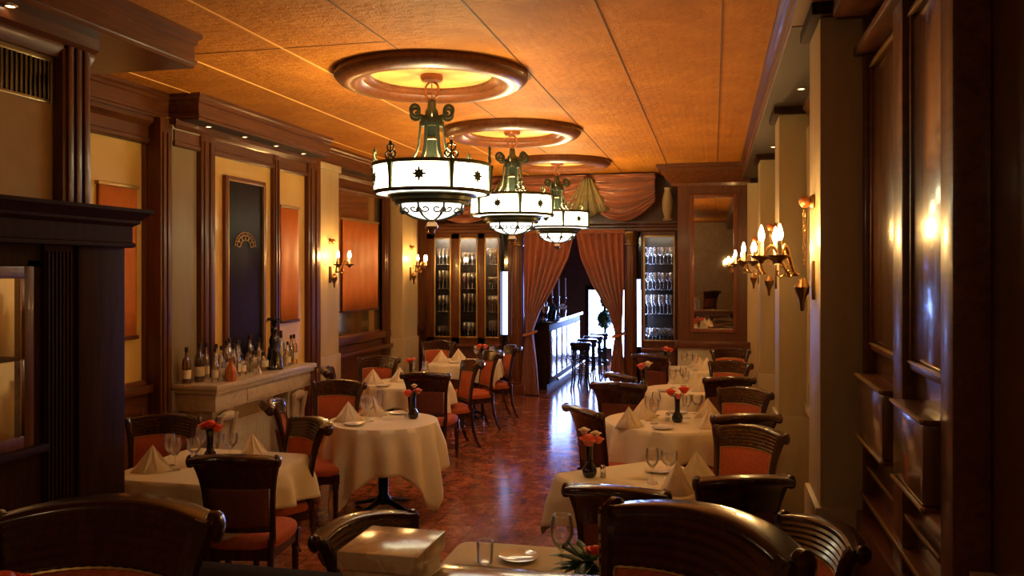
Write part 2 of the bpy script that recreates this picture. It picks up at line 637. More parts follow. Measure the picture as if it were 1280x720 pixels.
cornice('trim_3', [(-4.5, 13.4, 0), (-4.5, 8.95, 0), (-4.24, 8.95, 0), (-4.24, 6.42, 0), (-4.53, 6.42, 0), (-4.53, 4.8, 0), (-3.2, 4.8, 0), (-3.2, -2.6, 0)])
cornice('trim_4', [(0.39, -2.6, 0), (0.39, 13.4, 0)])
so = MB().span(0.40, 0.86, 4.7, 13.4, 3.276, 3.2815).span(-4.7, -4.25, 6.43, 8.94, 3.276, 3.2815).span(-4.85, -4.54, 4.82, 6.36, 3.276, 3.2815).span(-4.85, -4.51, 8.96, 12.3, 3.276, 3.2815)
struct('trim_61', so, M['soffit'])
# second, lower bed moulding against the wall
BP = [(0.0, 3.06), (0.012, 3.07), (0.012, 3.10), (0.0, 3.11), (0.0, 3.2), (0.02, 3.22), (0.05, 3.24), (0.05, 3.285), (-0.35, 3.285), (-0.35, 3.06)]
cornice('trim_5', [(-4.72, 13.4, 0), (-4.72, 8.95, 0), (BX + 0.03, 8.95, 0), (BX + 0.03, 6.42, 0), (-4.6, 6.42, 0), (-4.6, 4.1, 0)], BP)
cornice('trim_6', [(0.72, 4.7, 0), (0.72, 13.4, 0)], BP)

# ---- left wall: chimney breast, framed gold panels, pilasters, wainscot
struct('wall_left.001', MB().span(-4.85, BX, 6.36, 8.95, 0, 3.3), M['gold_paper'])


def frame_y(mb, x, y0, y1, z0, z1, w, d):
    """rectangular frame lying in a wall plane x (towards +x by d)"""
    mb.span(x, x + d, y0, y0 + w, z0, z1, 0.006)
    mb.span(x, x + d, y1 - w, y1, z0, z1, 0.006)
    mb.span(x, x + d, y0 + w, y1 - w, z0, z0 + w, 0.006)
    mb.span(x, x + d, y0 + w, y1 - w, z1 - w, z1, 0.006)
    return mb


# gold paper fields in the recesses
struct('wall_left.002', MB().span(LW - 0.02, -4.66, 4.06, 6.3, 0.0, 3.3), M['gold_paper'])
struct('wall_left.003', MB().span(LW - 0.02, LW + 0.03, 9.8, 12.0, 1.0, 3.1), M['gold_mirror'])


def post(name, x0, x1, y0, y1, z0=0.0, z1=3.28, mat='wood', flute=True):
    mb = MB().span(x0, x1, y0, y1, z0, z1, 0.008)
    if flute:
        n = 2
        w = (y1 - y0)
        fx = x1 if x1 > -2 and False else x1
        for k in range(n):
            yc = y0 + w * (k + 0.75) / (n + 0.5)
            if x0 < -2:
                mb.span(x1 - 0.004, x1 + 0.012, yc - w * 0.12, yc + w * 0.12, z0 + 0.15, z1 - 0.12, 0.005)
            else:
                mb.span(x0 - 0.012, x0 + 0.004, yc - w * 0.12, yc + w * 0.12, z0 + 0.15, z1 - 0.12, 0.005)
    return struct(name, mb, M[mat])


n_trim = 7
for (y0, y1, x) in ((6.25, 6.40, -4.485), (6.78, 7.0, BX + 0.05), (8.09, 8.22, BX + 0.04), (8.85, 9.16, BX + 0.05), (9.8, 9.98, -4.68), (11.75, 11.95, -4.68)):
    post('trim_%d' % n_trim, x - 0.2, x, y0, y1)
    n_trim += 1
# grey / beige pilasters, left
for (y0, y1, x) in ((6.40, 6.76, BX + 0.015), (9.2, 9.76, BX), (11.98, 12.62, BX)):
    mb = MB().span(LW - 0.05, x, y0, y1, 0, 3.28, 0.006)
    mb.span(LW - 0.05, x + 0.02, y0 - 0.02, y1 + 0.02, 0, 0.98, 0.008)
    mb.span(LW - 0.05, x + 0.025, y0 - 0.025, y1 + 0.025, 3.2, 3.28, 0.008)
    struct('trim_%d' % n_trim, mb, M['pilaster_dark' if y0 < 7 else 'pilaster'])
    n_trim += 1
# dark caps of the pilasters, right and the greige pilasters themselves
RPY = [4.35, 7.0, 9.8, 12.5]
for y0 in RPY[:3]:
    y1 = y0 + 0.46
    mb = MB().span(0.5, 0.85, y0, y1, 0, 3.22, 0.006)
    mb.span(0.475, 0.85, y0 - 0.025, y1 + 0.025, 0, 0.86, 0.01)
    struct('trim_%d' % n_trim, mb, M['pilaster_right'])
    n_trim += 1
    mb = MB().span(0.455, 0.85, y0 - 0.05, y1 + 0.05, 3.22, 3.3, 0.015)
    struct('trim_%d' % n_trim, mb, M['wood_dark'])
    n_trim += 1
# wainscot left (dark wood) and right, with rail
w = MB()
w.span(LW - 0.05, -4.60, 4.1, 6.36, 0, 0.98)
w.span(LW - 0.05, -4.55, 4.1, 6.36, 0.98, 1.05, 0.012)
for y in (4.3, 5.3):
    frame_y(w, -4.605, y, y + 0.9, 0.2, 0.88, 0.06, 0.02)
struct('trim_%d' % n_trim, w, M['wood_h']); n_trim += 1
w = MB()
w.span(LW - 0.05, LW + 0.07, 9.76, 11.98, 0, 1.0)
w.span(LW - 0.05, LW + 0.16, 9.76, 11.98, 0.86, 0.92, 0.012)
w.span(LW - 0.05, LW + 0.12, 9.76, 11.98, 1.02, 1.12, 0.012)
struct('trim_%d' % n_trim, w, M['wood_h']); n_trim += 1
w = MB()
w.span(LW - 0.05, LW + 0.07, 12.62, 13.5, 0, 1.0)
w.span(LW - 0.05, LW + 0.12, 12.62, 13.5, 1.0, 1.08, 0.012)
struct('trim_%d' % n_trim, w, M['wood_h']); n_trim += 1
w = MB()
frame_y(w, -4.67, 4.2, 6.3, 1.02, 3.12, 0.06, 0.05)
frame_y(w, LW + 0.02, 9.95, 11.8, 1.08, 3.1, 0.05, 0.05)
struct('trim_%d' % n_trim, w, M['wood_red']); n_trim += 1
# right-hand wall bays between the pilasters
for (y0, y1) in ((4.81, 7.0), (7.46, 9.8), (10.26, 12.45)):
    struct('wall_right.%03d' % n_trim, MB().span(0.74, 0.85, y0, y1, 0.95, 3.1), M['gold_paper'])
    w = MB()
    w.span(0.72, 0.85, y0, y1, 0, 0.9)
    w.span(0.69, 0.85, y0, y1, 0.9, 0.97, 0.012)
    w.span(0.70, 0.85, y0, y0 + 0.16, 0.97, 3.1, 0.008)
    w.span(0.70, 0.85, y1 - 0.16, y1, 0.97, 3.1, 0.008)
    struct('trim_%d' % n_trim, w, M['pilaster'])
    n_trim += 1

# ---- near right: dark varnished wood panelling
w = MB()
w.span(0.74, 1.32, 2.85, 4.35, 0.0, 3.5)
struct('wall_right.001', w, M['panel_wood'])


def raised_panel(mb, x, y0, y1, z0, z1, d):
    """raised and fielded panel proud of plane x towards -x"""
    mb.span(x - d, x + 0.01, y0, y1, z0, z1, min(0.02, d * 0.45))


w = MB()
for (y0, y1) in ((3.66, 4.28), (2.97, 3.46)):
    raised_panel(w, 0.74, y0 + 0.03, y1 - 0.03, 1.67, 2.93, 0.018)
    w.span(0.655, 0.75, y0 + 0.02, y1 - 0.02, 1.235, 1.502, 0.018)
pass
struct('trim_%d' % n_trim, w, M['panel_wood']); n_trim += 1
w = MB()
for (y0, y1) in ((3.66, 4.28), (2.97, 3.46)):
    for z0, z1 in ((1.63, 2.98),):
        w.span(0.712, 0.75, y0, y0 + 0.03, z0, z1, 0.005)
        w.span(0.712, 0.75, y1 - 0.03, y1, z0, z1, 0.005)
        w.span(0.712, 0.75, y0, y1, z0, z0 + 0.03, 0.005)
        w.span(0.712, 0.75, y0, y1, z1 - 0.03, z1, 0.005)
    w.span(0.648, 0.75, y0 + 0.01, y1 - 0.01, 1.50, 1.518, 0.006)
    w.span(0.652, 0.75, y0 + 0.01, y1 - 0.01, 1.215, 1.235, 0.006)
g = MB()  # thin gilt strips painted in for highlight lines along the panel edges
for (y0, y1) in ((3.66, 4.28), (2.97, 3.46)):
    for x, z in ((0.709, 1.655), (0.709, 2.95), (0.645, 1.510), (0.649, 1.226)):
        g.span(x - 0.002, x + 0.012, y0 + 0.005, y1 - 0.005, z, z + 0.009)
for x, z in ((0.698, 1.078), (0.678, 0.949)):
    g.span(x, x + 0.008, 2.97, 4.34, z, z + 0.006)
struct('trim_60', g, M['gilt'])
w.span(0.70, 0.81, 2.81, 2.955, 0.5, 3.28, 0.012)          # dark posts
w.span(0.69, 0.75, 3.47, 3.64, 0.5, 3.28, 0.012)
w.span(0.69, 0.75, 4.29, 4.35, 0.5, 3.28, 0.012)
w.span(0.70, 0.75, 2.96, 4.35, 1.06, 1.085, 0.008)
w.span(0.68, 0.75, 2.96, 4.35, 0.93, 0.955, 0.008)
w.span(0.66, 0.75, 2.96, 4.35, 0.2, 0.86, 0.01)
w.span(0.60, 0.75, 2.85, 4.35, 0.0, 0.22, 0.012)
w.span(0.65, 0.75, 2.85, 4.35, 3.02, 3.06, 0.01)
w.span(0.55, 0.75, 2.85, 4.30, 3.20, 3.3, 0.01)
struct('trim_%d' % n_trim, w, M['wood_h']); n_trim += 1

struct('wall_right.002', MB().prism([(0.80, 2.87), (1.18, 0.9), (1.45, 0.9), (1.45, 2.9), (0.80, 2.9)], 0.5, 3.5), M['panel_wood'])

# ---- near left: dark wall mass with plaster field, vent and corner pilaster
struct('wall_left.004', MB().span(-4.95, -3.80, -2.7, 4.05, 0, CEIL).span(-3.80, -3.42, -2.7, 2.3, 0, CEIL).span(-3.80, -3.42, 3.62, 4.05, 0, CEIL).span(-3.80, -3.42, 2.3, 3.62, 0, 1.12).span(-3.80, -3.42, 2.3, 3.62, 2.03, CEIL), M['tan_plaster'])
w = MB()
w.span(-3.6, -3.36, 3.86, 4.07, 2.3, 3.29, 0.012)
for k in range(3):
    w.span(-3.37, -3.345, 3.885 + k * 0.06, 3.925 + k * 0.06, 2.35, 3.2, 0.008)
struct('trim_%d' % n_trim, w, M['wood']); n_trim += 1
w = MB()
w.sweep([(0.0, 3.13), (0.01, 3.13), (0.04, 3.18), (0.04, 3.2), (0.07, 3.22), (0.07, 3.285), (-0.2, 3.285), (-0.2, 3.13)], [(-3.4, 4.1, 0), (-3.4, -2.6, 0)])
struct('trim_%d' % n_trim, w, M['wood_h']); n_trim += 1

# ---- back wall: entablature over the cabinets and the opening
w = MB()
w.sweep([(0, 2.6), (0.02, 2.62), (0.02, 2.66), (0.05, 2.68), (0.05, 2.70), (0.09, 2.73), (0.09, 2.76), (-0.2, 2.76), (-0.2, 2.6)], [(-0.5, 13.42, 0), (-4.62, 13.42, 0)][::-1] if False else [(-4.62, 13.4, 0), (-0.5, 13.4, 0)][::-1])
struct('trim_%d' % n_trim, w, M['wood_x']); n_trim += 1


def column(label, x, y):
    t = thing('fluted_column', label, 'column', (x, y, 0), 0, 'fluted columns flanking the curtained opening')
    sh = MB()
    n = 24
    sh.grid(lambda u, v: ((0.108 - 0.012 * v) * (1 - 0.06 * (0.5 + 0.5 * math.cos(u * 2 * PI * 14))) * math.cos(2 * PI * u),
                          (0.108 - 0.012 * v) * (1 - 0.06 * (0.5 + 0.5 * math.cos(u * 2 * PI * 14))) * math.sin(2 * PI * u), 0.25 + v * 2.15), 112, 2, True)
    obj('shaft', sh, M['wood'], t)
    obj('base', MB().box((0, 0, 0.09), (0.27, 0.27, 0.18), 0.01).lathe([(0.13, 0.18), (0.135, 0.2), (0.13, 0.22), (0.11, 0.235), (0.115, 0.25), (0.10, 0.26)], seg=24), M['wood'], t)
    obj('capital', MB().lathe([(0.09, 2.38), (0.105, 2.40), (0.105, 2.42), (0.095, 2.43), (0.1, 2.5), (0.125, 2.56), (0.125, 2.6)], seg=24), M['brass'], t)
    return t


column('dark fluted column left of the tied rust curtains', -3.06, 13.36)
column('dark fluted column right of the tied rust curtains', -1.26, 13.36)

# glowing strips painted as daylight reflected beside the columns, and the glazed street door of the bar room
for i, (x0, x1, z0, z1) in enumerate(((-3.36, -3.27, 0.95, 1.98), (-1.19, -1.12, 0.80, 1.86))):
    struct('glint_strip_%d' % (i + 1), MB().span(x0, x1, BW + 0.05, BW + 0.07, z0, z1), M['glint'])
    struct('trim_%d' % n_trim, MB().span(x0 - 0.02, x1 + 0.02, BW + 0.04, BW + 0.2, 0, z0 - 0.002).span(x0 - 0.02, x1 + 0.02, BW + 0.04, BW + 0.2, z1 + 0.002, 2.72), M['black']); n_trim += 1
d = struct('door_1', MB().span(-2.66, -1.36, 18.62, 18.64, 0.12, 1.6), M['day'])
fr = MB()
for x in (-2.7, -2.03, -1.36):
    fr.span(x - 0.035, x + 0.035, 18.56, 18.66, 0, 1.66, 0.006)
for z in (0.06, 1.63):
    fr.span(-2.7, -1.33, 18.56, 18.66, z - 0.06, z + 0.04, 0.006)
struct('door_frame', fr, M['wood_dark'], d)
struct('door_handle', MB().span(-2.1, -2.08, 18.5, 18.56, 0.8, 1.1, 0.006), M['brass'], d)

# ---- mirrored bay at the right of the back wall
w = MB()
w.span(-0.5, -0.3, 12.4, 12.62, 0.98, 3.3)
w.span(0.3, 0.5, 12.4, 12.62, 0.98, 3.3)
w.span(-0.3, 0.3, 12.4, 12.62, 3.06, 3.3)
w.span(-0.3, 0.3, 12.4, 12.62, 0.98, 1.14)
w.span(-0.5, -0.3, 12.62, 13.5, 0.0, 3.3)
w.span(-0.3, 0.5, 12.55, 12.62, 0.98, 3.3)
w.span(0.45, 0.82, 12.5, 13.5, 0, 3.3)
struct('wall_back.001', w, M['wood'])
struct('wall_back.002', MB().span(-0.5, 0.5, 12.42, 12.6, 0.0, 0.9), M['dado_stone'])
w = MB()
w.span(-0.54, 0.5, 12.34, 12.62, 0.9, 1.0, 0.015)
w.sweep([(0, 3.2), (0.02, 3.2), (0.03, 3.24), (0.10, 3.30), (0.14, 3.36), (0.18, 3.40), (0.18, 3.44), (0.24, 3.46), (0.24, 3.495), (-0.1, 3.495), (-0.1, 3.2)], [(0.5, 12.4, 0), (-0.55, 12.4, 0), (-0.55, 13.45, 0)])
struct('trim_%d' % n_trim, w, M['wood_h']); n_trim += 1
for y in (9.9, ):
    pass
w = MB()
for x in (0.46,):
    w.span(x, x + 0.3, 12.36, 12.6, 0, 3.22, 0.006)
struct('trim_%d' % n_trim, w, M['pilaster']); n_trim += 1

# baseboards
struct('baseboard_left', MB().span(LW - 0.02, LW + 0.1, 4.1, 13.4, 0, 0.16, 0.01), M['wood_h'])
struct('baseboard_right', MB().span(0.69, 0.82, 4.8, 12.4, 0, 0.16, 0.01), M['wood_h'])


# ================================================================== CHANDELIERS
def spiral(c, r0, r1, a0, a1, n=18, ax=(1, 0, 0), up=(0, 0, 1)):
    ax, up, c = Vector(ax), Vector(up), Vector(c)
    return [c + (ax * math.cos(a0 + (a1 - a0) * i / n) + up * math.sin(a0 + (a1 - a0) * i / n)) * (r0 + (r1 - r0) * i / n) for i in range(n + 1)]


R_D = 0.44          # drum radius
Z_T, Z_B = 2.795, 2.59


def make_chandelier(label, loc, rz):
    t = thing('chandelier', label, 'chandelier', loc, rz, 'drum chandeliers down the middle of the room')
    obj('canopy', MB().lathe([(0, 3.492), (0.085, 3.492), (0.088, 3.47), (0.078, 3.448), (0.03, 3.44), (0.0, 3.438)], seg=24), M['copper'], t)
    obj('ring', MB().tube([(0.06 * math.cos(a), 0, 3.375 + 0.066 * math.sin(a)) for a in [2 * PI * i / 24 for i in range(25)]], 0.0085, 8), M['copper'], t)
    obj('rod', MB().tube([(0, 0, 3.43), (0, 0, 3.26)], 0.004, 8), M['copper'], t)
    cap = obj('crown', MB().lathe([(0, 3.31), (0.03, 3.30), (0.035, 3.24), (0.05, 3.22), (0.055, 3.17), (0.085, 3.165), (0.09, 3.12), (0.085, 3.10), (0.0, 3.10)], seg=12), M['iron'], t)
    for k in range(6):
        a = k * PI / 3
        ax = Vector((math.cos(a), math.sin(a), 0))
        s = MB()
        c = ax * 0.14 + Vector((0, 0, 3.215))
        pts = spiral(c, 0.055, 0.02, -PI * 0.75, PI * 1.6, 26, ax)
        s.tube([ax * 0.05 + Vector((0, 0, 3.17))] + pts, 0.0065, 6, 2.2)
        obj('scroll', s, M['iron'], cap)
    # central body and flared straps
    obj('column', MB().lathe([(0.036, 3.12), (0.036, 2.83), (0.05, 2.80), (0.05, 2.78), (0, 2.78)], seg=12), M['iron_pale'], t)
    obj('collar', MB().lathe([(0.05, 3.02), (0.056, 3.015), (0.056, 3.0), (0.05, 2.995)], seg=12), M['brass'], t)
    for k in range(6):
        a = k * PI / 3 + PI / 6
        ax = Vector((math.cos(a), math.sin(a), 0))
        pts = [ax * r + Vector((0, 0, z)) for r, z in ((0.085, 3.14), (0.092, 3.05), (0.100, 2.96), (0.116, 2.90), (0.145, 2.85), (0.19, 2.81), (0.25, 2.79), (0.43, 2.785))]
        obj('strap', MB().tube(pts, [0.015] * 6 + [0.010, 0.006], 8, 0.6), M['iron_pale'], t)
    # drum rims
    rim = MB()
    for z, rr in ((Z_T, R_D + 0.006), (Z_B, R_D - 0.005)):
        rim2 = MB()
        rim2.lathe([(rr - 0.015, z - 0.012), (rr + 0.012, z - 0.014), (rr + 0.017, z), (rr + 0.012, z + 0.014), (rr - 0.015, z + 0.012), (rr - 0.015, z - 0.012)], seg=60, cap=False)
        obj('rim', rim2, M['iron'], t)
    # six glass panels with a star, six posts with fleur finials
    off = 0.31
    for k in range(6):
        a0 = off + k * PI / 3
        p = MB()
        p.grid(lambda u, v: ((R_D - 0.004 * (1 - v)) * math.cos(a0 + 0.035 + (PI / 3 - 0.07) * u), (R_D - 0.004 * (1 - v)) * math.sin(a0 + 0.035 + (PI / 3 - 0.07) * u), Z_B + 0.012 + (Z_T - Z_B - 0.024) * v), 10, 1)
        g = obj('glass_panel', p, M['shade'], t)
        solid(g, 0.004)
        am = a0 + PI / 6
        star = []
        for q in range(16):
            rr = (0.064 if q % 4 == 0 else 0.05) if q % 2 == 0 else 0.028
            star.append((rr * math.cos(q * PI / 8 + PI / 2), rr * math.sin(q * PI / 8 + PI / 2)))
        ca, sa = math.cos(am), math.sin(am)
        mt = Matrix(((-sa, 0, ca, ca * (R_D + 0.008)), (ca, 0, sa, sa * (R_D + 0.008)), (0, 1, 0, (Z_T + Z_B) / 2), (0, 0, 0, 1)))
        obj('star', MB().prism(star, -0.003, 0.004, mt), M['iron_pale'], g)
        ax = Vector((math.cos(a0), math.sin(a0), 0))
        tg = Vector((-math.sin(a0), math.cos(a0), 0))
        ps = MB()
        pts = [ax * (R_D + 0.008) + Vector((0, 0, z)) for z in (Z_B, Z_B + 0.05, Z_T - 0.05, Z_T)]
        ps.tube(pts, [0.014, 0.015, 0.021, 0.03], 8)
        po = obj('post', ps, M['iron'], t)
        f = MB()
        b = ax * (R_D + 0.006) + Vector((0, 0, Z_T))
        f.tube([b, b + Vector((0, 0, 0.10)), b + Vector((0, 0, 0.165))], [0.006, 0.006, 0.001], 6)
        f.sphere(b + Vector((0, 0, 0.125)), 0.013, 8, (1, 1, 1.9))
        for s in (-1, 1):
            f.tube(spiral(b + tg * (s * 0.026) + Vector((0, 0, 0.04)), 0.03, 0.008, PI * 0.5 if s > 0 else PI * 0.5, (PI * 0.5 - s * PI * 2.0), 18, tg), 0.0065, 6)
            f.tube([b + Vector((0, 0, 0.06)), b + tg * (s * 0.03) + Vector((0, 0, 0.085)), b + tg * (s * 0.034) + Vector((0, 0, 0.11)), b + tg * (s * 0.016) + Vector((0, 0, 0.118))], 0.0065, 6)
        obj('fleur_finial', f, M['iron'], po)
    # underside: lit ring glass, stepped collar, bowl with scrollwork, finial
    lo = MB()
    lo.lathe([(R_D - 0.025, Z_B - 0.004), (0.335, Z_B - 0.012)], seg=48, cap=False)
    obj('lower_glass', lo, M['bowl'], t)
    obj('lower_collar', MB().lathe([(0.34, Z_B - 0.002), (0.345, Z_B - 0.02), (0.335, Z_B - 0.028), (0.31, Z_B - 0.034), (0.305, Z_B - 0.06), (0.285, Z_B - 0.068), (0.28, Z_B - 0.09), (0.25, Z_B - 0.092), (0.245, Z_B - 0.07), (0.28, Z_B - 0.02), (0.34, Z_B - 0.002)], seg=48, cap=False), M['iron'], t)
    zb = Z_B - 0.086
    prof = [(0.245 * math.cos(x), zb - 0.115 * math.sin(x)) for x in [PI / 2 * i / 8 for i in range(9)]]
    prof[-1] = (0.0, zb - 0.115)
    bo = obj('bowl', MB().lathe(prof, seg=40, cap=False), M['bowl'], t)

    def onb(a, x, d=0.006):
        return Vector(((0.245 + d) * math.cos(x) * math.cos(a), (0.245 + d) * math.cos(x) * math.sin(a), zb - (0.115 + d) * math.sin(x)))
    sc = MB()
    for k in range(8):
        a = k * PI / 4 + 0.1
        sc.tube([onb(a, PI / 2 * q / 8 * 0.97) for q in range(9)], [0.009] * 6 + [0.008, 0.006, 0.005], 6)
        for s in (-1, 1):
            pts = []
            for q in range(20):
                th = q / 19 * 2 * PI * 0.95
                rr = 0.165 * (1 - 0.65 * q / 19)
                pts.append(onb(a + s * (0.20 - rr * math.cos(th)), 0.40 + 1.35 * rr * math.sin(th), 0.007))
            sc.tube([onb(a, 1.15, 0.007), onb(a + s * 0.02, 0.8, 0.007)] + pts, 0.0068, 5)
        sc.tube([onb(a, 0.2, 0.01), onb(a, 0.42, 0.016), onb(a, 0.6, 0.01)], [0.005, 0.026, 0.005], 6)
    obj('scrollwork', sc, M['iron'], bo)
    zf = zb - 0.118
    obj('finial', MB().lathe([(0.0, zf + 0.012), (0.025, zf + 0.008), (0.022, zf - 0.012), (0.036, zf - 0.02), (0.05, zf - 0.05), (0.045, zf - 0.062), (0.03, zf - 0.072), (0.022, zf - 0.1), (0, zf - 0.112)], seg=12), M['brass'], t)
    lamp('POINT', 'chandelier_bulbs', (0, 0, 2.74), CHAND_W, (1.0, 0.69, 0.27), 0.12, parent=t)
    return t


CX = -2.1
CHY = (6.22, 8.9, 11.6)
for i, y in enumerate(CHY):
    lb = ('largest nearest drum chandelier of lit milk glass under front ceiling ring',
          'middle drum chandelier of lit milk glass hanging from the second ring',
          'farthest drum chandelier of lit milk glass nearest the rust curtains')[i]
    make_chandelier(lb, (CX, y, 0), (-0.19, -0.42, -0.47)[i])
    t = thing('ceiling_medallion', ('largest nearest dark wooden ring on the ceiling with gold centre', 'middle dark wooden ring on the ceiling with gold centre', 'farthest dark wooden ring on the ceiling near the pelmet')[i], 'ceiling medallion', (CX, y, 0), 0, 'wooden ceiling rings')
    pr = [(0.46, 3.5), (0.462, 3.47), (0.48, 3.455), (0.52, 3.445), (0.54, 3.42), (0.60, 3.40), (0.66, 3.405), (0.71, 3.43), (0.735, 3.46), (0.735, 3.5)]
    obj('ring_moulding', MB().lathe(pr, seg=96, cap=False), M['wood'], t)
    obj('gold_disc', MB().lathe([(0.0, 3.492), (0.465, 3.492), (0.465, 3.499), (0, 3.499)], seg=64, cap=False), M['medallion_gold'], t)


# ================================================================== WALL SCONCES
def make_sconce(label, loc, rz):
    """local +x points away from the wall"""
    t = thing('wall_sconce', label, 'wall lamp', loc, rz, 'candle sconces on the pilasters')
    obj('backplate', MB().box((0.008, 0, -0.13), (0.016, 0.06, 0.2), 0.007), M['brass'], t)
    obj('wall_boss', MB().lathe([(0, 0.0), (0.035, 0.002), (0.04, 0.01), (0.02, 0.03), (0, 0.04)], (0.0, 0, 0.27), 14, Matrix.Rotation(PI / 2, 4, 'Y')), M['brass'], t)
    obj('urn', MB().lathe([(0, -0.29), (0.01, -0.285), (0.013, -0.25), (0.018, -0.225), (0.034, -0.19), (0.039, -0.165), (0.025, -0.14), (0.014, -0.12), (0, -0.115)], (0.06, 0, 0.0), 16), M['brass'], t)
    obj('ball', MB().sphere((0.045, 0, 0.27), 0.032, 12), M['copper'], t)
    ch = MB()
    for k in range(9):
        z = 0.24 - k * 0.035
        ch.tube([(0.05 + 0.006 * math.cos(a), 0.006 * math.sin(a) * (k % 2), z + 0.014 * math.sin(a)) for a in [2 * PI * i / 8 for i in range(9)]], 0.0025, 5)
    obj('chain', ch, M['brass'], t)
    for k, a in enumerate((-0.95, 0.0, 0.95)):
        ax = Vector((math.cos(a), math.sin(a), 0))
        L = 0.19
        b = Vector((0.07, 0, 0))
        pts = []
        for q in range(15):
            u = q / 14
            pts.append(b + ax * (0.02 + (L - 0.02) * u) + Vector((0, 0, -0.10 + 0.07 * math.sin(u * PI) - 0.05 * math.sin(u * PI * 2) + 0.06 * u)))
        arm = obj('arm', MB().tube(pts, 0.008, 8).tube(spiral(b + ax * 0.1 + Vector((0, 0, -0.09)), 0.035, 0.01, PI / 2, PI * 2.3, 18, ax), 0.005, 6), M['brass'], t)
        e = b + ax * L
        obj('drip_pan', MB().lathe([(0.0, -0.045), (0.012, -0.045), (0.016, -0.03), (0.05, -0.012), (0.054, -0.004), (0.048, -0.004), (0.014, -0.02), (0.014, -0.01), (0, -0.01)], e, 16), M['brass'], arm)
        obj('candle', MB().lathe([(0.012, -0.012), (0.012, 0.07), (0.009, 0.074), (0, 0.074)], e, 12), M['wax'], arm)
        bl = obj('bulb', MB().lathe([(0, 0.072), (0.01, 0.074), (0.016, 0.092), (0.016, 0.104), (0.010, 0.128), (0.004, 0.148), (0, 0.153)], e, 12), M['bulb'], t)
    return t


SCZ = 2.08
for i, y in enumerate((4.58, 7.25, 10.02)):
    make_sconce(('nearest candle sconce on the right wall beside the dark panelling', 'second candle sconce along the right wall pilasters', 'farthest candle sconce on the right wall near the mirror')[i], (0.5, y, SCZ), PI)
for i, y in enumerate((9.5, 12.3)):
    make_sconce(('candle sconce on left pilaster between the orange wall panels', 'candle sconce on left pilaster beside the glass cabinets')[i], (BX, y, SCZ), 0)

# recessed soffit spots
k = 0
SPL = [(-3.3, 3.45), (-4.62, 5.25), (-4.62, 5.85), (-4.36, 6.75), (-4.36, 7.35), (-4.36, 7.95), (-4.36, 8.55), (-4.62, 9.1)]
SPR = [(0.6, 5.3), (0.6, 6.3), (0.6, 8.2), (0.6, 9.2)]
for (x, y) in SPL + SPR:
    lft = x < 0
    idx = (SPL.index((x, y)) if lft else SPR.index((x, y)))
    words = ['first', 'second', 'third', 'fourth', 'fifth', 'sixth', 'seventh', 'eighth']
    t = thing('recessed_spotlight', 'small lit recessed spotlight, %s from the camera in the %s cornice soffit' % (words[idx], 'left' if lft else 'right'), 'spotlight', (x, y, 3.2765), 0, 'recessed cornice spotlights')
    obj('trim_ring', MB().lathe([(0.02, 0.002), (0.022, -0.006), (0.03, -0.006), (0.032, 0.002)], seg=16, cap=False), M['gilt'], t)
    obj('lens', MB().lathe([(0.0, -0.003), (0.02, -0.003), (0.02, 0.0), (0, 0.0)], seg=14, cap=False), M['spot'], t)

# ================================================================== WALL HANGINGS, MIRRORS
t = thing('framed_glass_panel', 'tall narrow dark glass panel in a thin frame above the mantel', 'framed panel', (BX, 7.19, 1.1))
fm = MB()
frame_y(fm, 0.0, 0, 0.74, 0, 1.8, 0.045, 0.04)
obj('frame', fm, M['wood_red'], t)
obj('glass', MB().span(0.002, 0.02, 0.04, 0.70, 0.04, 1.76), M['dark_mirror'], t)
om = MB()
for rr in (0.09, 0.15, 0.19):
    om.tube([(0.024, 0.37 + rr * math.cos(q), 1.13 + rr * 0.75 * math.sin(q)) for q in [PI * i / 20 for i in range(21)]], 0.006, 6)
for q in range(6):
    a = PI * (q + 0.5) / 6
    om.tube([(0.024, 0.37 + 0.12 * math.cos(a) + 0.026 * math.cos(w_), 1.13 + 0.12 * 0.75 * math.sin(a) + 0.026 * math.sin(w_)) for w_ in [2 * PI * i / 12 for i in range(13)]], 0.004, 5)
    om.tube([(0.024, 0.37 + 0.17 * math.cos(a) + 0.02 * math.cos(w_), 1.13 + 0.17 * 0.75 * math.sin(a) + 0.02 * math.sin(w_)) for w_ in [2 * PI * i / 12 for i in range(13)]], 0.004, 5)
obj('arched_ornament', om, M['gilt'], t)
fm = MB()
frame_y(fm, 0.0, 0.036, 0.704, 0.036, 1.764, 0.014, 0.046)
obj('gilt_fillet', fm, M['gilt'], t)

for i, (x, y0, y1) in enumerate(((-4.66, 5.70, 6.15), (BX, 8.26, 8.66), (LW + 0.03, 10.42, 11.62))):
    lb = ('orange fabric wall hanging on gold wall beside the dark cabinet', 'narrow orange fabric wall hanging on gold wall above bottles', 'widest orange fabric wall hanging between the two left sconces')[i]
    t = thing('fabric_wall_hanging', lb, 'wall hanging', (x, y0, 0), 0, 'orange fabric wall hangings')
    L = y1 - y0
    s = MB()
    s.grid(lambda u, v: (0.022 + 0.006 * math.sin(u * L * 26) * (1 - v), u * L, 1.46 + 1.22 * v), max(10, int(L * 40)), 4)
    solid(obj('cloth_panel', s, M['orange_panel'], t), 0.008)
    obj('top_rail', MB().span(0.0, 0.04, -0.015, L + 0.015, 2.67, 2.70, 0.005), M['gilt'], t)
    obj('bottom_rail', MB().span(0.004, 0.04, -0.01, L + 0.01, 1.435, 1.465, 0.006), M['wood'], t)

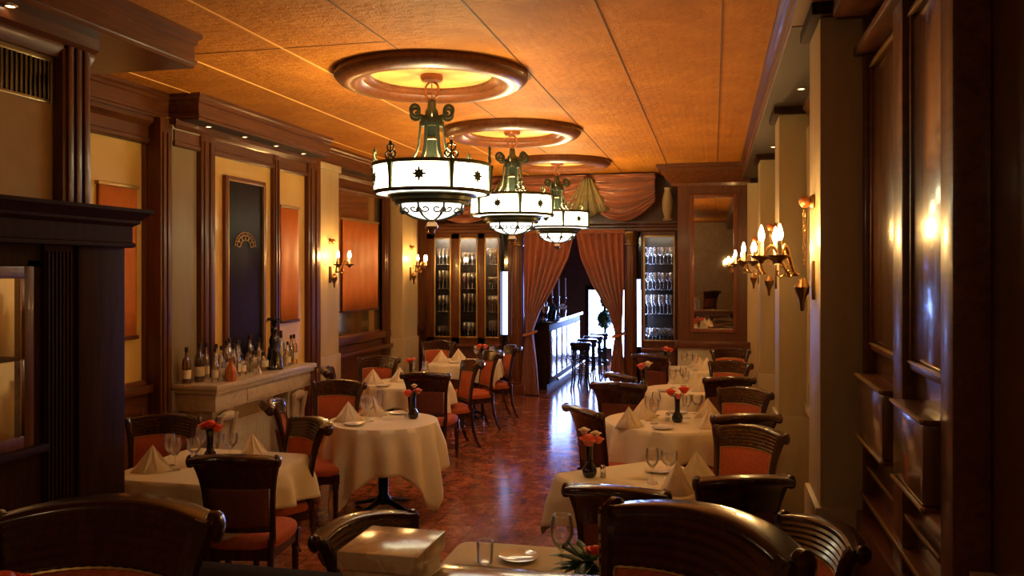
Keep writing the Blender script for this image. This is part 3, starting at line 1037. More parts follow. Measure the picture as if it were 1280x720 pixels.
t = thing('wall_mirror', 'tall dark-framed mirror on the far right end wall', 'mirror', (0, 12.4, 0))
f = MB()
for (x0, x1, z0, z1) in ((-0.33, -0.27, 1.12, 3.08), (0.27, 0.33, 1.12, 3.08), (-0.27, 0.27, 1.12, 1.18), (-0.27, 0.27, 3.02, 3.08)):
    f.span(x0, x1, -0.035, 0.0, z0, z1, 0.01)
obj('frame', f, M['wood_red'], t)
obj('glass', MB().span(-0.275, 0.275, -0.012, -0.004, 1.175, 3.025), M['mirror'], t)

t = thing('air_vent', 'slatted metal air vent high on the tan left wall', 'vent', (-3.42, 2.9, 2.88))
obj('vent_frame', frame_y(MB(), 0, 0, 0.95, 0, 0.24, 0.02, 0.012), M['vent'], t)
obj('backing', MB().span(-0.01, 0.003, 0.01, 0.94, 0.01, 0.23), M['black'], t)
for q in range(30):
    obj('slat', MB().box((0.006, 0.03 + q * 0.0307, 0.12), (0.004, 0.016, 0.21), 0.001, rz=0.5), M['vent'], t)

# ================================================================== MANTEL
t = thing('marble_mantelpiece', 'carved grey cream marble mantelpiece covered with bottles', 'mantelpiece', (BX, 6.4, 0))
obj('shelf', MB().span(0.0, 0.45, 0.0, 1.85, 0.985, 1.03, 0.012).span(0.0, 0.43, 0.02, 1.83, 0.95, 0.985, 0.012), M['mantel'], t)
obj('frieze', MB().span(0.0, 0.40, 0.05, 1.80, 0.80, 0.95, 0.006).span(0.395, 0.41, 0.55, 1.30, 0.825, 0.93, 0.008), M['mantel'], t)
for y in (0.1, 1.42):
    j = MB().span(0.0, 0.34, y, y + 0.34, 0.08, 0.80, 0.008)
    j.span(0.0, 0.38, y - 0.03, y + 0.37, 0, 0.09, 0.01)
    # carved console under the frieze
    con = [(0.34, 0.8), (0.41, 0.8), (0.415, 0.76), (0.40, 0.70), (0.37, 0.62), (0.355, 0.5), (0.34, 0.45)]
    vs = []
    j.sphere((0.37, y + 0.17, 0.73), 0.05, 12, (0.8, 2.4, 1))
    j.tube([(0.385, y + 0.05, 0.75), (0.375, y + 0.06, 0.65), (0.345, y + 0.07, 0.45)], [0.03, 0.025, 0.012], 8)
    j.tube([(0.385, y + 0.29, 0.75), (0.375, y + 0.28, 0.65), (0.345, y + 0.27, 0.45)], [0.03, 0.025, 0.012], 8)
    obj('jamb', j, M['mantel'], t)
obj('fire_surround', MB().span(0.0, 0.16, 0.4, 1.46, 0.02, 0.82).span(0.155, 0.2, 0.46, 1.40, 0.66, 0.80, 0.008), M['mantel'], t)
obj('fire_screen', MB().span(0.155, 0.185, 0.52, 1.34, 0.03, 0.62, 0.01), M['dado_stone'], t)

# ================================================================== NEAR LEFT CABINET
t = thing('liquor_cabinet', 'tall dark wooden liquor cabinet with glass door at left foreground', 'cabinet', (-3.42, 2.0, 0))
b = MB()
b.span(0.0, 0.10, 1.69, 2.27, 0.0, 2.2)                  # corner pier
b.span(0.0, 0.08, 0.2, 1.69, 0.0, 1.12)
b.span(0.0, 0.08, 0.2, 1.69, 2.02, 2.2)
b.span(0.0, 0.08, 1.60, 1.69, 1.1, 2.05)
b.span(0.0, 0.08, 0.2, 0.3, 1.1, 2.05)
obj('body', b, M['wood_dark'], t)
f = MB()
for q in range(7):
    f.span(0.09, 0.112, 1.70 + q * 0.026, 1.714 + q * 0.026, 0.15, 2.1, 0.005)
f.span(0.06, 0.125, 1.9, 2.27, 0.0, 2.18, 0.012)
obj('pilaster', f, M['wood_dark'], t)
c = MB()
c.sweep([(0.0, 2.13), (0.012, 2.135), (0.012, 2.155), (0.0, 2.16), (0.0, 2.25), (0.03, 2.27), (0.03, 2.285), (0.075, 2.33), (0.085, 2.33), (0.085, 2.35), (-0.12, 2.35), (-0.12, 2.13)], [(-0.1, 2.3, 0), (0.15, 2.3, 0), (0.15, 0.0, 0)])
obj('cornice', c, M['wood_dark'], t)
c = MB()
c.span(0.0, 0.13, 0.2, 1.69, 1.08, 1.12, 0.01)
obj('ledge', c, M['wood_dark'], t)
d = obj('door', frame_y(MB(), 0.07, 0.6, 1.62, 1.12, 2.02, 0.06, 0.03), M['wood'], t)
obj('pane', MB().span(0.082, 0.086, 0.65, 1.57, 1.17, 1.97), M['pane'], d)
obj('back_panel', MB().span(-0.375, -0.365, 0.31, 1.61, 1.13, 2.02), M['gold_paper'], t)
obj('shelf', MB().span(-0.36, 0.06, 0.31, 1.61, 1.55, 1.565), M['wood_dark'], t)
obj('glow_strip', MB().span(-0.05, -0.02, 0.5, 1.5, 2.0, 2.015), M['strip'], t)
for q in (1.95, 1.5):
    lamp('POINT', 'interior_glow', (-0.1, 1.2, q), 4.5, (1.0, 0.75, 0.42), 0.03, parent=t)

# ================================================================== BOTTLES
BPROF = {
    'tall': [(0, 0), (0.036, 0.0), (0.038, 0.01), (0.038, 0.18), (0.033, 0.205), (0.015, 0.235), (0.013, 0.30), (0.015, 0.305), (0.0, 0.306)],
    'square': [(0, 0), (0.045, 0.0), (0.048, 0.01), (0.048, 0.15), (0.042, 0.165), (0.016, 0.18), (0.014, 0.23), (0.017, 0.235), (0.0, 0.236)],
    'squat': [(0, 0), (0.05, 0.0), (0.056, 0.02), (0.05, 0.09), (0.03, 0.13), (0.015, 0.155), (0.014, 0.2), (0.018, 0.205), (0, 0.206)],
    'slim': [(0, 0), (0.028, 0.0), (0.03, 0.01), (0.03, 0.2), (0.022, 0.225), (0.012, 0.25), (0.011, 0.32), (0.013, 0.325), (0, 0.326)],
}
BOTS = {}


def make_bottle(shape, tint, loc, label, group, s=1.0, lab=True, rz=0.0):
    key = (shape, tint, lab)
    if key not in BOTS:
        p = BPROF[shape]
        seg = 4 if shape == 'square' else 18
        h = p[-1][1]
        mb = MB()
        mb.lathe(p, seg=18)
        me = mb.mesh('body', M['bottle_' + tint], 40)
        rn = p[-3][0]
        cp = MB().lathe([(0, h - 0.035), (rn + 0.003, h - 0.035), (rn + 0.003, h + 0.006), (0, h + 0.008)], seg=12).mesh('cap', M['capm'], 40)
        rb = max(r for r, z in p)
        lbm = MB().lathe([(rb + 0.0012, 0.045), (rb + 0.0012, 0.045 + 0.075)], seg=18, cap=False).mesh('label', M['label'], 40)
        BOTS[key] = (me, cp, lbm)
    me, cp, lbm = BOTS[key]
    t = thing('liquor_bottle', label, 'bottle', loc, rz, group)
    t.scale = (s, s, s)
    obj('body', me, None, t)
    obj('cap', cp, None, t)
    if lab:
        obj('label_band', lbm, None, t)
    return t


ORD = ['first', 'second', 'third', 'fourth', 'fifth', 'sixth', 'seventh', 'eighth', 'ninth', 'tenth', 'eleventh', 'twelfth', 'thirteenth', 'fourteenth']
row_a = [(6.47, 'tall', 'brown'), (6.62, 'tall', 'brown'), (6.80, 'slim', 'clear'), (6.92, 'slim', 'clear'), (7.04, 'tall', 'amber'), (7.17, 'tall', 'clear'), (7.30, 'slim', 'amber'), (7.42, 'square', 'clear'), (7.54, 'tall', 'clear'), (7.66, 'square', 'amber'), (7.86, 'tall', 'olive'), (7.98, 'slim', 'clear'), (8.1, 'tall', 'clear')]
for i, (y, s, tn) in enumerate(row_a):
    make_bottle(s, tn, (-4.39 + 0.03 * math.sin(i * 2.1), y, 1.03), '%s %s liquor bottle, %s from the left in the back row on the mantel' % (s, tn, ORD[i]), 'bottles in the back row on the mantel', 1.0 + 0.1 * math.sin(i * 1.7), lab=(tn != 'clear' or i % 2 == 0))
row_b = [(6.60, 'slim', 'clear'), (6.93, 'tall', 'clear'), (7.13, 'square', 'clear'), (7.42, 'slim', 'clear'), (6.72, 'slim', 'clear'), (6.86, 'squat', 'amber'), (7.0, 'slim', 'clear'), (7.34, 'square', 'clear'), (7.5, 'squat', 'amber'), (7.78, 'slim', 'clear'), (7.90, 'tall', 'clear'), (8.03, 'slim', 'olive'), (8.14, 'tall', 'amber')]
for i, (y, s, tn) in enumerate(row_b):
    make_bottle(s, tn, (-4.23 + 0.03 * math.cos(i * 1.3), y, 1.03), '%s %s bottle, %s from the left in the front row on the mantel' % (s, tn, ORD[i]), 'bottles in the front row on the mantel', 0.9 + 0.12 * math.sin(i * 2.3), lab=(i % 2 == 0))
t = thing('cut_glass_decanter', 'sparkling copper coloured decanter at the mantel front near its left end', 'decanter', (-4.12, 6.72, 1.03))
obj('body', MB().lathe([(0, 0), (0.05, 0), (0.056, 0.02), (0.05, 0.09), (0.025, 0.14), (0.016, 0.17), (0.02, 0.2), (0, 0.2)], seg=9), M['copper'], t, sharp=5)
obj('stopper', MB().sphere((0, 0, 0.225), 0.024, 8), M['glass'], t, sharp=5)
t = thing('mantel_figurine', 'dark fabric draped figurine standing among the mantel bottles', 'figurine', (-4.2, 7.62, 1.03))
g = MB()
g.lathe([(0, 0), (0.09, 0), (0.085, 0.04), (0.06, 0.16), (0.04, 0.22), (0.05, 0.28), (0.035, 0.33), (0.012, 0.35), (0, 0.35)], seg=16)
g.sphere((0, 0, 0.385), 0.035, 10)
obj('body', g, M['black'], t)
pl = MB()
for q in range(9):
    a = q * 0.7
    pl.tube([(0, 0, 0.40), (0.02 * math.cos(a), 0.02 * math.sin(a), 0.47), (0.06 * math.cos(a), 0.06 * math.sin(a), 0.50), (0.085 * math.cos(a), 0.085 * math.sin(a), 0.46)], [0.004, 0.01, 0.008, 0.002], 6)
obj('plume', pl, M['black_iron'], t)
t = thing('folded_card', 'small pale folded card standing at the front of the mantel', 'card', (-4.1, 7.2, 1.03), 0.3)
cd = MB()
cd.face([cd.bm.verts.new(p) for p in ((0, -0.05, 0), (0, 0.05, 0), (-0.025, 0.0, 0.09))])
cd.face([cd.bm.verts.new(p) for p in ((-0.05, -0.05, 0), (-0.05, 0.05, 0), (-0.025, 0.0, 0.09))])
solid(obj('card', cd, M['napkin'], t), 0.002)
for i, (y, s, tn, z) in enumerate([(3.0, 'tall', 'brown', 1.18), (3.12, 'tall', 'olive', 1.18), (3.26, 'square', 'amber', 1.18), (3.40, 'tall', 'brown', 1.18), (3.5, 'slim', 'brown', 1.18), (2.95, 'squat', 'clear', 1.566), (3.1, 'tall', 'clear', 1.566), (3.24, 'squat', 'clear', 1.566), (3.38, 'tall', 'amber', 1.566), (3.49, 'slim', 'brown', 1.566)]):
    make_bottle(s, tn, (-3.50 + 0.03 * math.sin(i * 2.0), y, z - 0.055 if z < 1.4 else z), '%s %s bottle on the %s shelf behind the left cabinet door, %s from its left' % (s, tn, 'lower' if z < 1.4 else 'upper', ORD[i % 5]), 'bottles in the left foreground cabinet', 1.0)


# ================================================================== BACK GLASS CABINETS
WG = {}


def glass_mesh(kind):
    if kind in WG:
        return WG[kind]
    if kind == 'wine':
        p = [(0, 0.004), (0.034, 0.002), (0.034, 0.0), (0.032, 0.005), (0.006, 0.01), (0.004, 0.02), (0.004, 0.085), (0.012, 0.093), (0.032, 0.12), (0.039, 0.15), (0.036, 0.18), (0.031, 0.205), (0.0295, 0.205), (0.034, 0.18), (0.037, 0.15), (0.030, 0.122), (0.008, 0.096), (0, 0.095)]
    elif kind == 'flute':
        p = [(0, 0.003), (0.03, 0.002), (0.03, 0.0), (0.005, 0.01), (0.004, 0.09), (0.015, 0.11), (0.026, 0.15), (0.027, 0.19), (0.024, 0.23), (0.0225, 0.23), (0.025, 0.19), (0.024, 0.15), (0.013, 0.113), (0, 0.105)]
    elif kind == 'goblet':
        p = [(0, 0.004), (0.038, 0.002), (0.038, 0.0), (0.007, 0.01), (0.006, 0.06), (0.02, 0.075), (0.045, 0.105), (0.05, 0.14), (0.048, 0.165), (0.0465, 0.165), (0.048, 0.14), (0.043, 0.107), (0.018, 0.079), (0, 0.075)]
    else:
        p = [(0, 0), (0.03, 0.0), (0.033, 0.004), (0.037, 0.095), (0.0355, 0.095), (0.031, 0.008), (0, 0.007)]
    WG[kind] = MB().lathe(p, seg=16, cap=False).mesh(kind, M['glass'], 50)
    return WG[kind]


def drinking_glass(kind, loc, label, group, s=1.0, mat=None):
    nm = {'wine': 'wine_glass', 'flute': 'champagne_flute', 'goblet': 'water_goblet', 'tumbler': 'tumbler'}[kind]
    me = glass_mesh(kind)
    if mat:
        if kind + '_c' not in WG:
            m2 = me.copy()
            m2.materials.clear()
            m2.materials.append(M[mat])
            WG[kind + '_c'] = m2
        me = WG[kind + '_c']
    o = obj(nm, me, None, None, loc)
    o.scale = (s, s, s)
    tag(o, label, 'glass', group)
    return o


def frame_x(mb, y, x0, x1, z0, z1, w, d):
    mb.span(x0, x0 + w, y - d, y, z0, z1, 0.005)
    mb.span(x1 - w, x1, y - d, y, z0, z1, 0.005)
    mb.span(x0 + w, x1 - w, y - d, y, z0, z0 + w, 0.005)
    mb.span(x0 + w, x1 - w, y - d, y, z1 - w, z1, 0.005)
    return mb


M['cab_dark'] = plain('dark_cabinet_lining', (0.010, 0.007, 0.005), 0.5)
SHZ = [0.95, 1.32, 1.70, 2.10]


def cabinet(label, x0, x1, doors, base=True):
    t = thing('glass_fronted_cabinet', label, 'cabinet', ((x0 + x1) / 2, 13.4, 0), 0, 'glass cabinets on the far wall')
    xm = (x0 + x1) / 2
    lx0, lx1 = x0 - xm, x1 - xm
    fr = MB()
    edges = [lx0] + [e - xm for d in doors for e in d] + [lx1]
    for a, b in zip(edges[0::2], edges[1::2]):
        fr.span(a, b, 0.0, 0.06, 0.8, 2.62, 0.005)
    fr.span(lx0, lx1, 0.0, 0.06, 2.52, 2.62)
    fr.span(lx0, lx1, 0.0, 0.06, 0.8, 0.9)
    obj('front_frame', fr, M['wood'], t)
    inn = MB()
    inn.span(lx0, lx1, 0.29, 0.31, 0.8, 2.6)
    inn.span(lx0, lx0 + 0.015, 0.06, 0.3, 0.8, 2.6)
    inn.span(lx1 - 0.015, lx1, 0.06, 0.3, 0.8, 2.6)
    inn.span(lx0, lx1, 0.06, 0.3, 2.58, 2.6)
    inn.span(lx0, lx1, 0.06, 0.3, 0.86, 0.88)
    obj('lining', inn, M['cab_dark'], t)
    obj('glow_strip', MB().span(lx0 + 0.05, lx1 - 0.05, 0.07, 0.09, 2.56, 2.575), M['strip'], t)  # glowing strip added to brighten the glasses, not a fitting of the cabinet
    lamp('AREA', 'interior_glow', (0, 0.085, 2.55), 34.0 if x1 < -2 else 4.0, (1.0, 0.82, 0.6), lx1 - lx0 - 0.1, (0.35, 0, 0), parent=t, size_y=0.03)  # unseen fill light added so the glasses sparkle
    for z in SHZ[1:]:
        obj('glass_shelf', MB().span(lx0 + 0.016, lx1 - 0.016, 0.07, 0.285, z - 0.012, z - 0.004), M['pane'], t)
    obj('base_cupboard', MB().span(lx0, lx1, -0.10, 0.05, 0.05, 0.76, 0.006).span(lx0, lx1, -0.08, 0.05, 0, 0.06), M['wood'], t)
    obj('counter', MB().span(lx0 - 0.01, lx1 + 0.01, -0.15, 0.06, 0.76, 0.80, 0.01), M['wood_x'], t)
    for (a, b) in doors:
        dd = obj('door', frame_x(MB(), 0.0, a - xm, b - xm, 0.9, 2.54, 0.022, 0.022), M['gilt'], t)
        obj('pane', MB().span(a - xm + 0.02, b - xm - 0.02, -0.012, -0.008, 0.92, 2.52), M['pane'], dd)
    return t


LD = [(-4.50, -4.20), (-4.07, -3.75), (-3.66, -3.37)]
LD = [(-4.48, -4.19), (-4.05, -3.74), (-3.62, -3.32 - 0.06)]
cabinet('wide wooden cabinet with three glass doors left of the curtains', -4.62, -3.36, LD)
RD = [(-1.06, -0.58)]
cabinet('narrow glass cabinet of lit glasses between column and mirror', -1.08, -0.55, RD)
DN = ['left', 'middle', 'right']
SN = ['bottom', 'lower middle', 'upper middle', 'top']
KD = ['goblet', 'wine', 'flute', 'wine']
for di, (a, b) in enumerate(LD):
    for si, z in enumerate(SHZ):
        kd = KD[(si + di) % 4]
        n = 4
        for row in range(2):
            for q in range(n - row):
                x = a + 0.05 + (b - a - 0.1) * (q + 0.5 * row) / (n - 1)
                zz = z if si else 0.882
                drinking_glass(kd, (x, 13.52 + row * 0.09, zz - 0.003), 'glass %s from left, %s row, %s shelf behind the %s cabinet door' % (ORD[q], 'front' if row == 0 else 'back', SN[si], DN[di]), 'glasses in the three-door cabinet', 1.3 if kd != 'goblet' else 1.2, 'crystal')
for si, z in enumerate(SHZ):
    kd = ['goblet', 'flute', 'wine', 'wine'][si]
    for row in range(2):
        for q in range(4 - row):
            x = -1.0 + 0.36 * (q + 0.5 * row) / 3
            zz = z if si else 0.882
            drinking_glass(kd, (x, 13.52 + row * 0.1, zz - 0.003), 'glass %s from left, %s row, %s shelf in the narrow right cabinet' % (ORD[q], 'front' if row == 0 else 'back', SN[si]), 'glasses in the narrow right cabinet', 1.3, 'crystal')
# unseen blue fill light added inside the right cabinet to brighten its glasses
lamp('AREA', 'cabinet_side_fill', (-1.04, 13.55, 1.7), 7.0, (0.45, 0.58, 1.0), 0.08, (PI / 2, 0, -PI / 2), size_y=1.5)
t = thing('ceramic_urn', 'grey urn standing on top of the narrow right cabinet', 'urn', (-0.68, 13.2, 2.76))
obj('body', MB().lathe([(0, 0), (0.07, 0), (0.075, 0.02), (0.05, 0.05), (0.08, 0.15), (0.085, 0.3), (0.06, 0.42), (0.045, 0.46), (0.06, 0.5), (0, 0.5)], seg=20), M['tan_plaster'], t)

# ================================================================== PELMET AND CURTAINS
t = thing('swagged_pelmet', 'rust satin swagged pelmet under the ceiling above the opening', 'pelmet', (0, 13.1, 0))
obj('board', MB().span(-4.5, -0.86, 0.0, 0.25, 3.44, 3.49, 0.006), M['wood_x'], t)
XS = [-4.5, -3.2, -1.88, -0.86]
for i in range(3):
    x0, x1 = XS[i], XS[i + 1]

    def sw(u, v):
        sag = 4 * u * (1 - u)
        drop = v * (0.42 + 0.30 * sag * (0.35 + 0.65 * v))
        k = 0.02 + 0.05 * sag
        pin = 0.35 + 0.65 * sag
        y = -0.02 - 0.10 * math.sin(v * PI * 0.9) * pin - 0.034 * math.sin(v * 2 * PI * 4.5 + 0.9 * math.sin(u * 6 + i * 2)) * pin - 0.012 * math.sin(v * 2 * PI * 11 + 3 * u)
        return (x0 + (x1 - x0) * u, y, 3.47 - drop)
    g = MB()
    g.grid(sw, 36, 72)
    solid(obj('swag', g, M['swag'], t), 0.006)
for i, x in enumerate((-3.2, -1.88)):
    g = MB()

    def jb(u, v):
        wd = 0.06 + 0.30 * v
        c = abs(2 * u - 1)
        return (x + (u - 0.5) * 2 * wd, -0.10 - 0.03 * math.cos(u * 2 * PI * 4.5) * (0.4 + v) - 0.05 * (1 - c), 3.42 - v * (0.62 - 0.14 * c))
    g.grid(jb, 60, 12)
    solid(obj('jabot', g, M['olive'], t), 0.006)


def curtain(label, side):
    t = thing('tied_curtain', label, 'curtain', (0, 13.3, 0), 0, 'rust curtains of the bar opening')
    g = MB()
    # outer and inner edges by height (measured from the floor)
    if side < 0:
        keys = [(2.60, -2.93, -2.13), (2.2, -2.93, -2.22), (1.75, -2.93, -2.44), (1.35, -2.92, -2.68), (1.05, -2.90, -2.80), (0.98, -2.90, -2.80), (0.9, -2.91, -2.79), (0.5, -2.95, -2.74), (0.02, -2.98, -2.70)]
    else:
        keys = [(2.60, -1.36, -2.11), (2.2, -1.36, -2.03), (1.75, -1.36, -1.83), (1.35, -1.37, -1.58), (1.05, -1.39, -1.49), (0.98, -1.39, -1.48), (0.9, -1.38, -1.50), (0.5, -1.35, -1.55), (0.02, -1.33, -1.58)]

    def edge(z):
        for (z1, a1, b1), (z0, a0, b0) in zip(keys, keys[1:]):
            if z0 <= z <= z1:
                k = (z - z0) / (z1 - z0)
                return a0 + (a1 - a0) * k, b0 + (b1 - b0) * k
        return keys[-1][1:]

    def f(u, v):
        z = 2.6 - 2.58 * v
        a, b = edge(z)
        w = abs(b - a)
        amp = 0.028 + 0.05 * (1 - min(1, w / 0.8))
        return (a + (b - a) * u, -amp * math.cos(u * 2 * PI * 7 + 0.6 * math.sin(v * 5)) * (1 - 0.25 * math.sin(u * 9 + v * 4)), z)
    g.grid(f, 112, 46)
    solid(obj('drape', g, M['curtain'], t), 0.008)
    a, b = edge(1.0)
    m = (a + b) / 2
    obj('tieback', MB().tube([(m + 0.5 * (abs(b - a) + 0.09) * math.cos(q), 0.115 * math.sin(q), 1.0 + 0.03 * math.sin(q + 1.2)) for q in [2 * PI * i / 24 for i in range(25)]], 0.03, 8, 0.45), M['curtain'], t)
    return t


curtain('rust curtain tied back at the left of the bar opening', -1)
curtain('rust curtain tied back at the right of the bar opening', 1)
t = thing('curtain_pole', 'wooden rod carrying the rust curtains under the beam', 'curtain rod', (0, 13.3, 0))
obj('pole', MB().tube([(-2.95, 0, 2.605), (-1.34, 0, 2.605)], 0.018, 10), M['wood'], t)
obj('fabric_heading', MB().span(-2.95, -1.34, -0.045, -0.02, 2.575, 2.64, 0.008), M['curtain'], t)

# ================================================================== BAR ROOM
t = thing('bar_counter', 'dark glossy bar counter seen through the curtained opening', 'bar counter', (-2.61, 13.95, 0))
obj('body', MB().span(-0.6, -0.06, 0.05, 3.4, 0.1, 1.1, 0.008).span(-0.55, -0.1, 0.08, 3.35, 0, 0.1), M['wood_dark'], t)
for q in range(6):
    obj('front_panel', MB().span(-0.07, -0.04, 0.12 + q * 0.54, 0.56 + q * 0.54, 0.2, 0.98, 0.012), M['panel_wood'], t)
obj('counter_top', MB().span(-0.66, 0.0, 0.0, 3.45, 1.1, 1.155, 0.018), M['black'], t)
obj('foot_rail', MB().tube([(0.08, 0.1, 0.18), (0.08, 3.3, 0.18)], 0.02, 10).tube([(0.08, 0.3, 0.18), (-0.06, 0.3, 0.18)], 0.012, 8).tube([(0.08, 3.0, 0.18), (-0.06, 3.0, 0.18)], 0.012, 8), M['brass'], t)


def make_stool(label, loc):
    t = thing('bar_stool', label, 'bar stool', loc, 0, 'round bar stools along the counter')
    obj('seat', MB().lathe([(0, 0.73), (0.17, 0.73), (0.185, 0.745), (0.185, 0.775), (0.165, 0.795), (0.1, 0.80), (0, 0.80)], seg=28), M['leather'], t)
    obj('apron', MB().lathe([(0.165, 0.73), (0.165, 0.67), (0.15, 0.67), (0.15, 0.73)], seg=28, cap=False), M['black_iron'], t)
    for k in range(4):
        a = PI / 4 + k * PI / 2
        obj('leg', MB().tube([(0.15 * math.cos(a), 0.15 * math.sin(a), 0.72), (0.155 * math.cos(a), 0.155 * math.sin(a), 0.4), (0.175 * math.cos(a), 0.175 * math.sin(a), 0.12), (0.20 * math.cos(a), 0.20 * math.sin(a), 0.0)], [0.018, 0.015, 0.014, 0.016], 8), M['black_iron'], t)
    for z, rr in ((0.27, 0.168), (0.52, 0.155)):
        obj('foot_ring', MB().tube([(rr * math.cos(q), rr * math.sin(q), z) for q in [2 * PI * i / 28 for i in range(29)]], 0.009, 6), M['black_iron'], t)
    return t


for i in range(4):
    make_stool('black round bar stool, %s from the dining room along the counter' % ORD[i], (-2.17 + 0.01 * i, 14.18 + 0.72 * i, 0))
t = thing('ice_bucket', 'white footed ice bucket on the near end of the bar counter', 'ice bucket', (-2.84, 14.35, 1.155))
obj('bucket', MB().lathe([(0, 0.0), (0.07, 0.0), (0.065, 0.015), (0.03, 0.025), (0.06, 0.06), (0.09, 0.15), (0.1, 0.22), (0.106, 0.225), (0.1, 0.225), (0.085, 0.15), (0.0, 0.06)], seg=24), M['white_metal'], t)
make_bottle('tall', 'olive', (-2.85, 14.33, 1.25), 'bottle leaning out of the white ice bucket on the bar', 'bottles in the ice bucket', 0.95, False)
make_bottle('slim', 'clear', (-2.80, 14.37, 1.25), 'slim clear bottle standing in the white ice bucket on the bar', 'bottles in the ice bucket', 0.95, False)
t = thing('candelabrum', 'silver candelabrum with tall white candles on the bar counter', 'candelabrum', (-2.90, 16.2, 1.155))
c = MB().lathe([(0, 0), (0.08, 0), (0.07, 0.02), (0.02, 0.04), (0.014, 0.12), (0.025, 0.15), (0.012, 0.18), (0.012, 0.32), (0, 0.33)], seg=16)
for x in (-0.13, 0.13):
    c.tube([(0, 0, 0.2), (x * 0.5, 0, 0.17), (x * 0.95, 0, 0.22), (x, 0, 0.29)], 0.009, 8)
for x in (-0.13, 0, 0.13):
    c.lathe([(0, 0.29), (0.04, 0.30), (0.018, 0.31), (0.018, 0.33), (0, 0.33)], (x, 0, 0.0 if x else 0.02), 12)
obj('stand', c, M['white_metal'], t)
for x in (-0.13, 0, 0.13):
    obj('candle', MB().lathe([(0.011, 0.32), (0.011, 0.66), (0.003, 0.665), (0, 0.68)], (x, 0, 0.03), 10), M['wax'], t)


# ---- plants / flowers
def leafshape(mb, p, d, L, W, droop=0.3):
    p, d = Vector(p), Vector(d).normalized()
    side = d.cross(Vector((0, 0, 1)))
    if side.length < 1e-3:
        side = Vector((1, 0, 0))
    side.normalize()
    n = 5
    rows = []
    for i in range(n + 1):
        u = i / n
        c = p + d * (L * u) + Vector((0, 0, -droop * L * u * u))
        w = W * math.sin(PI * (0.08 + 0.92 * u)) ** 0.8 if u < 1 else 0.0008
        rows.append([mb.bm.verts.new(c - side * w), mb.bm.verts.new(c + Vector((0, 0, -w * 0.25))), mb.bm.verts.new(c + side * w)])
    for a, b in zip(rows, rows[1:]):
        for k in range(2):
            mb.face((a[k], a[k + 1], b[k + 1], b[k]))


def rose(mb, c, r, seed=0):
    rnd = random.Random(seed)
    c = Vector(c)
    for ring, (n, rr, tilt, h) in enumerate(((3, 0.35, 0.15, 0.95), (5, 0.62, 0.45, 0.9), (6, 0.9, 0.85, 0.8))):
        for k in range(n):
            a = 2 * PI * k / n + ring * 0.5 + rnd.uniform(-0.2, 0.2)
            ax = Vector((math.cos(a), math.sin(a), 0))
            tg = Vector((-math.sin(a), math.cos(a), 0))

            def f(u, v):
                wv = (2 * u - 1)
                w = r * (0.62 if ring else 0.5) * math.sin(PI * (0.15 + 0.6 * v))
                out = rr * r * (0.25 + 0.75 * math.sin(v * PI * 0.5)) + tilt * r * 0.35 * v * v - 0.12 * r * wv * wv * 2
                return c + ax * out + tg * (w * wv) + Vector((0, 0, r * h * (v * 1.1 - 0.55) - tilt * 0.3 * r * v * v))
            mb.grid(f, 4, 4)
    mb.sphere(c + Vector((0, 0, -0.05 * r)), r * 0.72, 10)


def bouquet(label, loc, roses, h0, group=None, nleaf=7, seed=1, stem_h=0.0):
    """loc: rim of the vase; roses: list of (dx, dy, dz, radius, colour)"""
    rnd = random.Random(seed)
    t = thing('flower_bouquet', label, 'flowers', loc, 0, group)
    st = MB()
    for (x, y, z, r, c) in roses:
        st.tube([(0.0, 0.0, -h0), (x * 0.2, y * 0.2, 0.0), (x * 0.7, y * 0.7, z * 0.6), (x, y, z)], 0.0022, 5)
    obj('stems', st, M['stem'], t)
    for i, (x, y, z, r, c) in enumerate(roses):
        mb = MB()
        rose(mb, (x * 1.2, y * 1.2, z), r * 1.3, seed + i)
        o = obj('bloom', mb, M[c], t)
    lf = MB()
    for k in range(nleaf):
        a = 2 * PI * k / nleaf + rnd.uniform(-0.3, 0.3)
        leafshape(lf, (0, 0, 0.01), (math.cos(a), math.sin(a), rnd.uniform(0.2, 0.9)), rnd.uniform(0.05, 0.085), 0.016)
    solid(obj('leaves', lf, M['leaf'], t), 0.001)
    return t


bud = None


def bud_vase(label, loc, h=0.21):
    t = thing('bud_vase', label, 'vase', loc, 0, 'black bud vases on the tables')
    global bud
    if bud is None:
        bud = MB().lathe([(0, 0), (0.03, 0), (0.043, 0.018), (0.046, 0.04), (0.036, 0.066), (0.022, 0.085), (0.02, 0.11), (0.021, 0.17), (0.024, 0.2), (0.026, 0.21), (0.022, 0.21), (0.018, 0.19), (0, 0.18)], seg=20).mesh('vase_body', M['black'], 40)
    obj('vase_body', bud, None, t)
    obj('lip', MB().lathe([(0.0235, 0.207), (0.0268, 0.209), (0.0268, 0.213), (0.0235, 0.213)], seg=20, cap=False), M['black'], t)
    return t


# bar top flower pots and topiary in front of the door
t = thing('potted_plant', 'small bushy potted plant on the bar counter behind the ice bucket', 'plant', (-2.85, 15.2, 1.155))
obj('pot', MB().lathe([(0, 0), (0.07, 0), (0.09, 0.12), (0.1, 0.125), (0.085, 0.125), (0, 0.11)], seg=18), M['black'], t)
lf = MB()
rnd = random.Random(3)
for k in range(60):
    a = rnd.uniform(0, 2 * PI)
    leafshape(lf, (0.03 * math.cos(a), 0.03 * math.sin(a), 0.11 + rnd.uniform(0, 0.06)), (math.cos(a), math.sin(a), rnd.uniform(0.1, 1.5)), rnd.uniform(0.08, 0.15), 0.02)
solid(obj('leaves', lf, M['leaf'], t), 0.001)
t = thing('white_flower_pot', 'pot of white flowers at the far end of the bar counter', 'flowers', (-2.74, 15.75, 1.155))
obj('pot', MB().lathe([(0, 0), (0.05, 0), (0.065, 0.1), (0.07, 0.105), (0.06, 0.105), (0, 0.09)], seg=18), M['white_metal'], t)
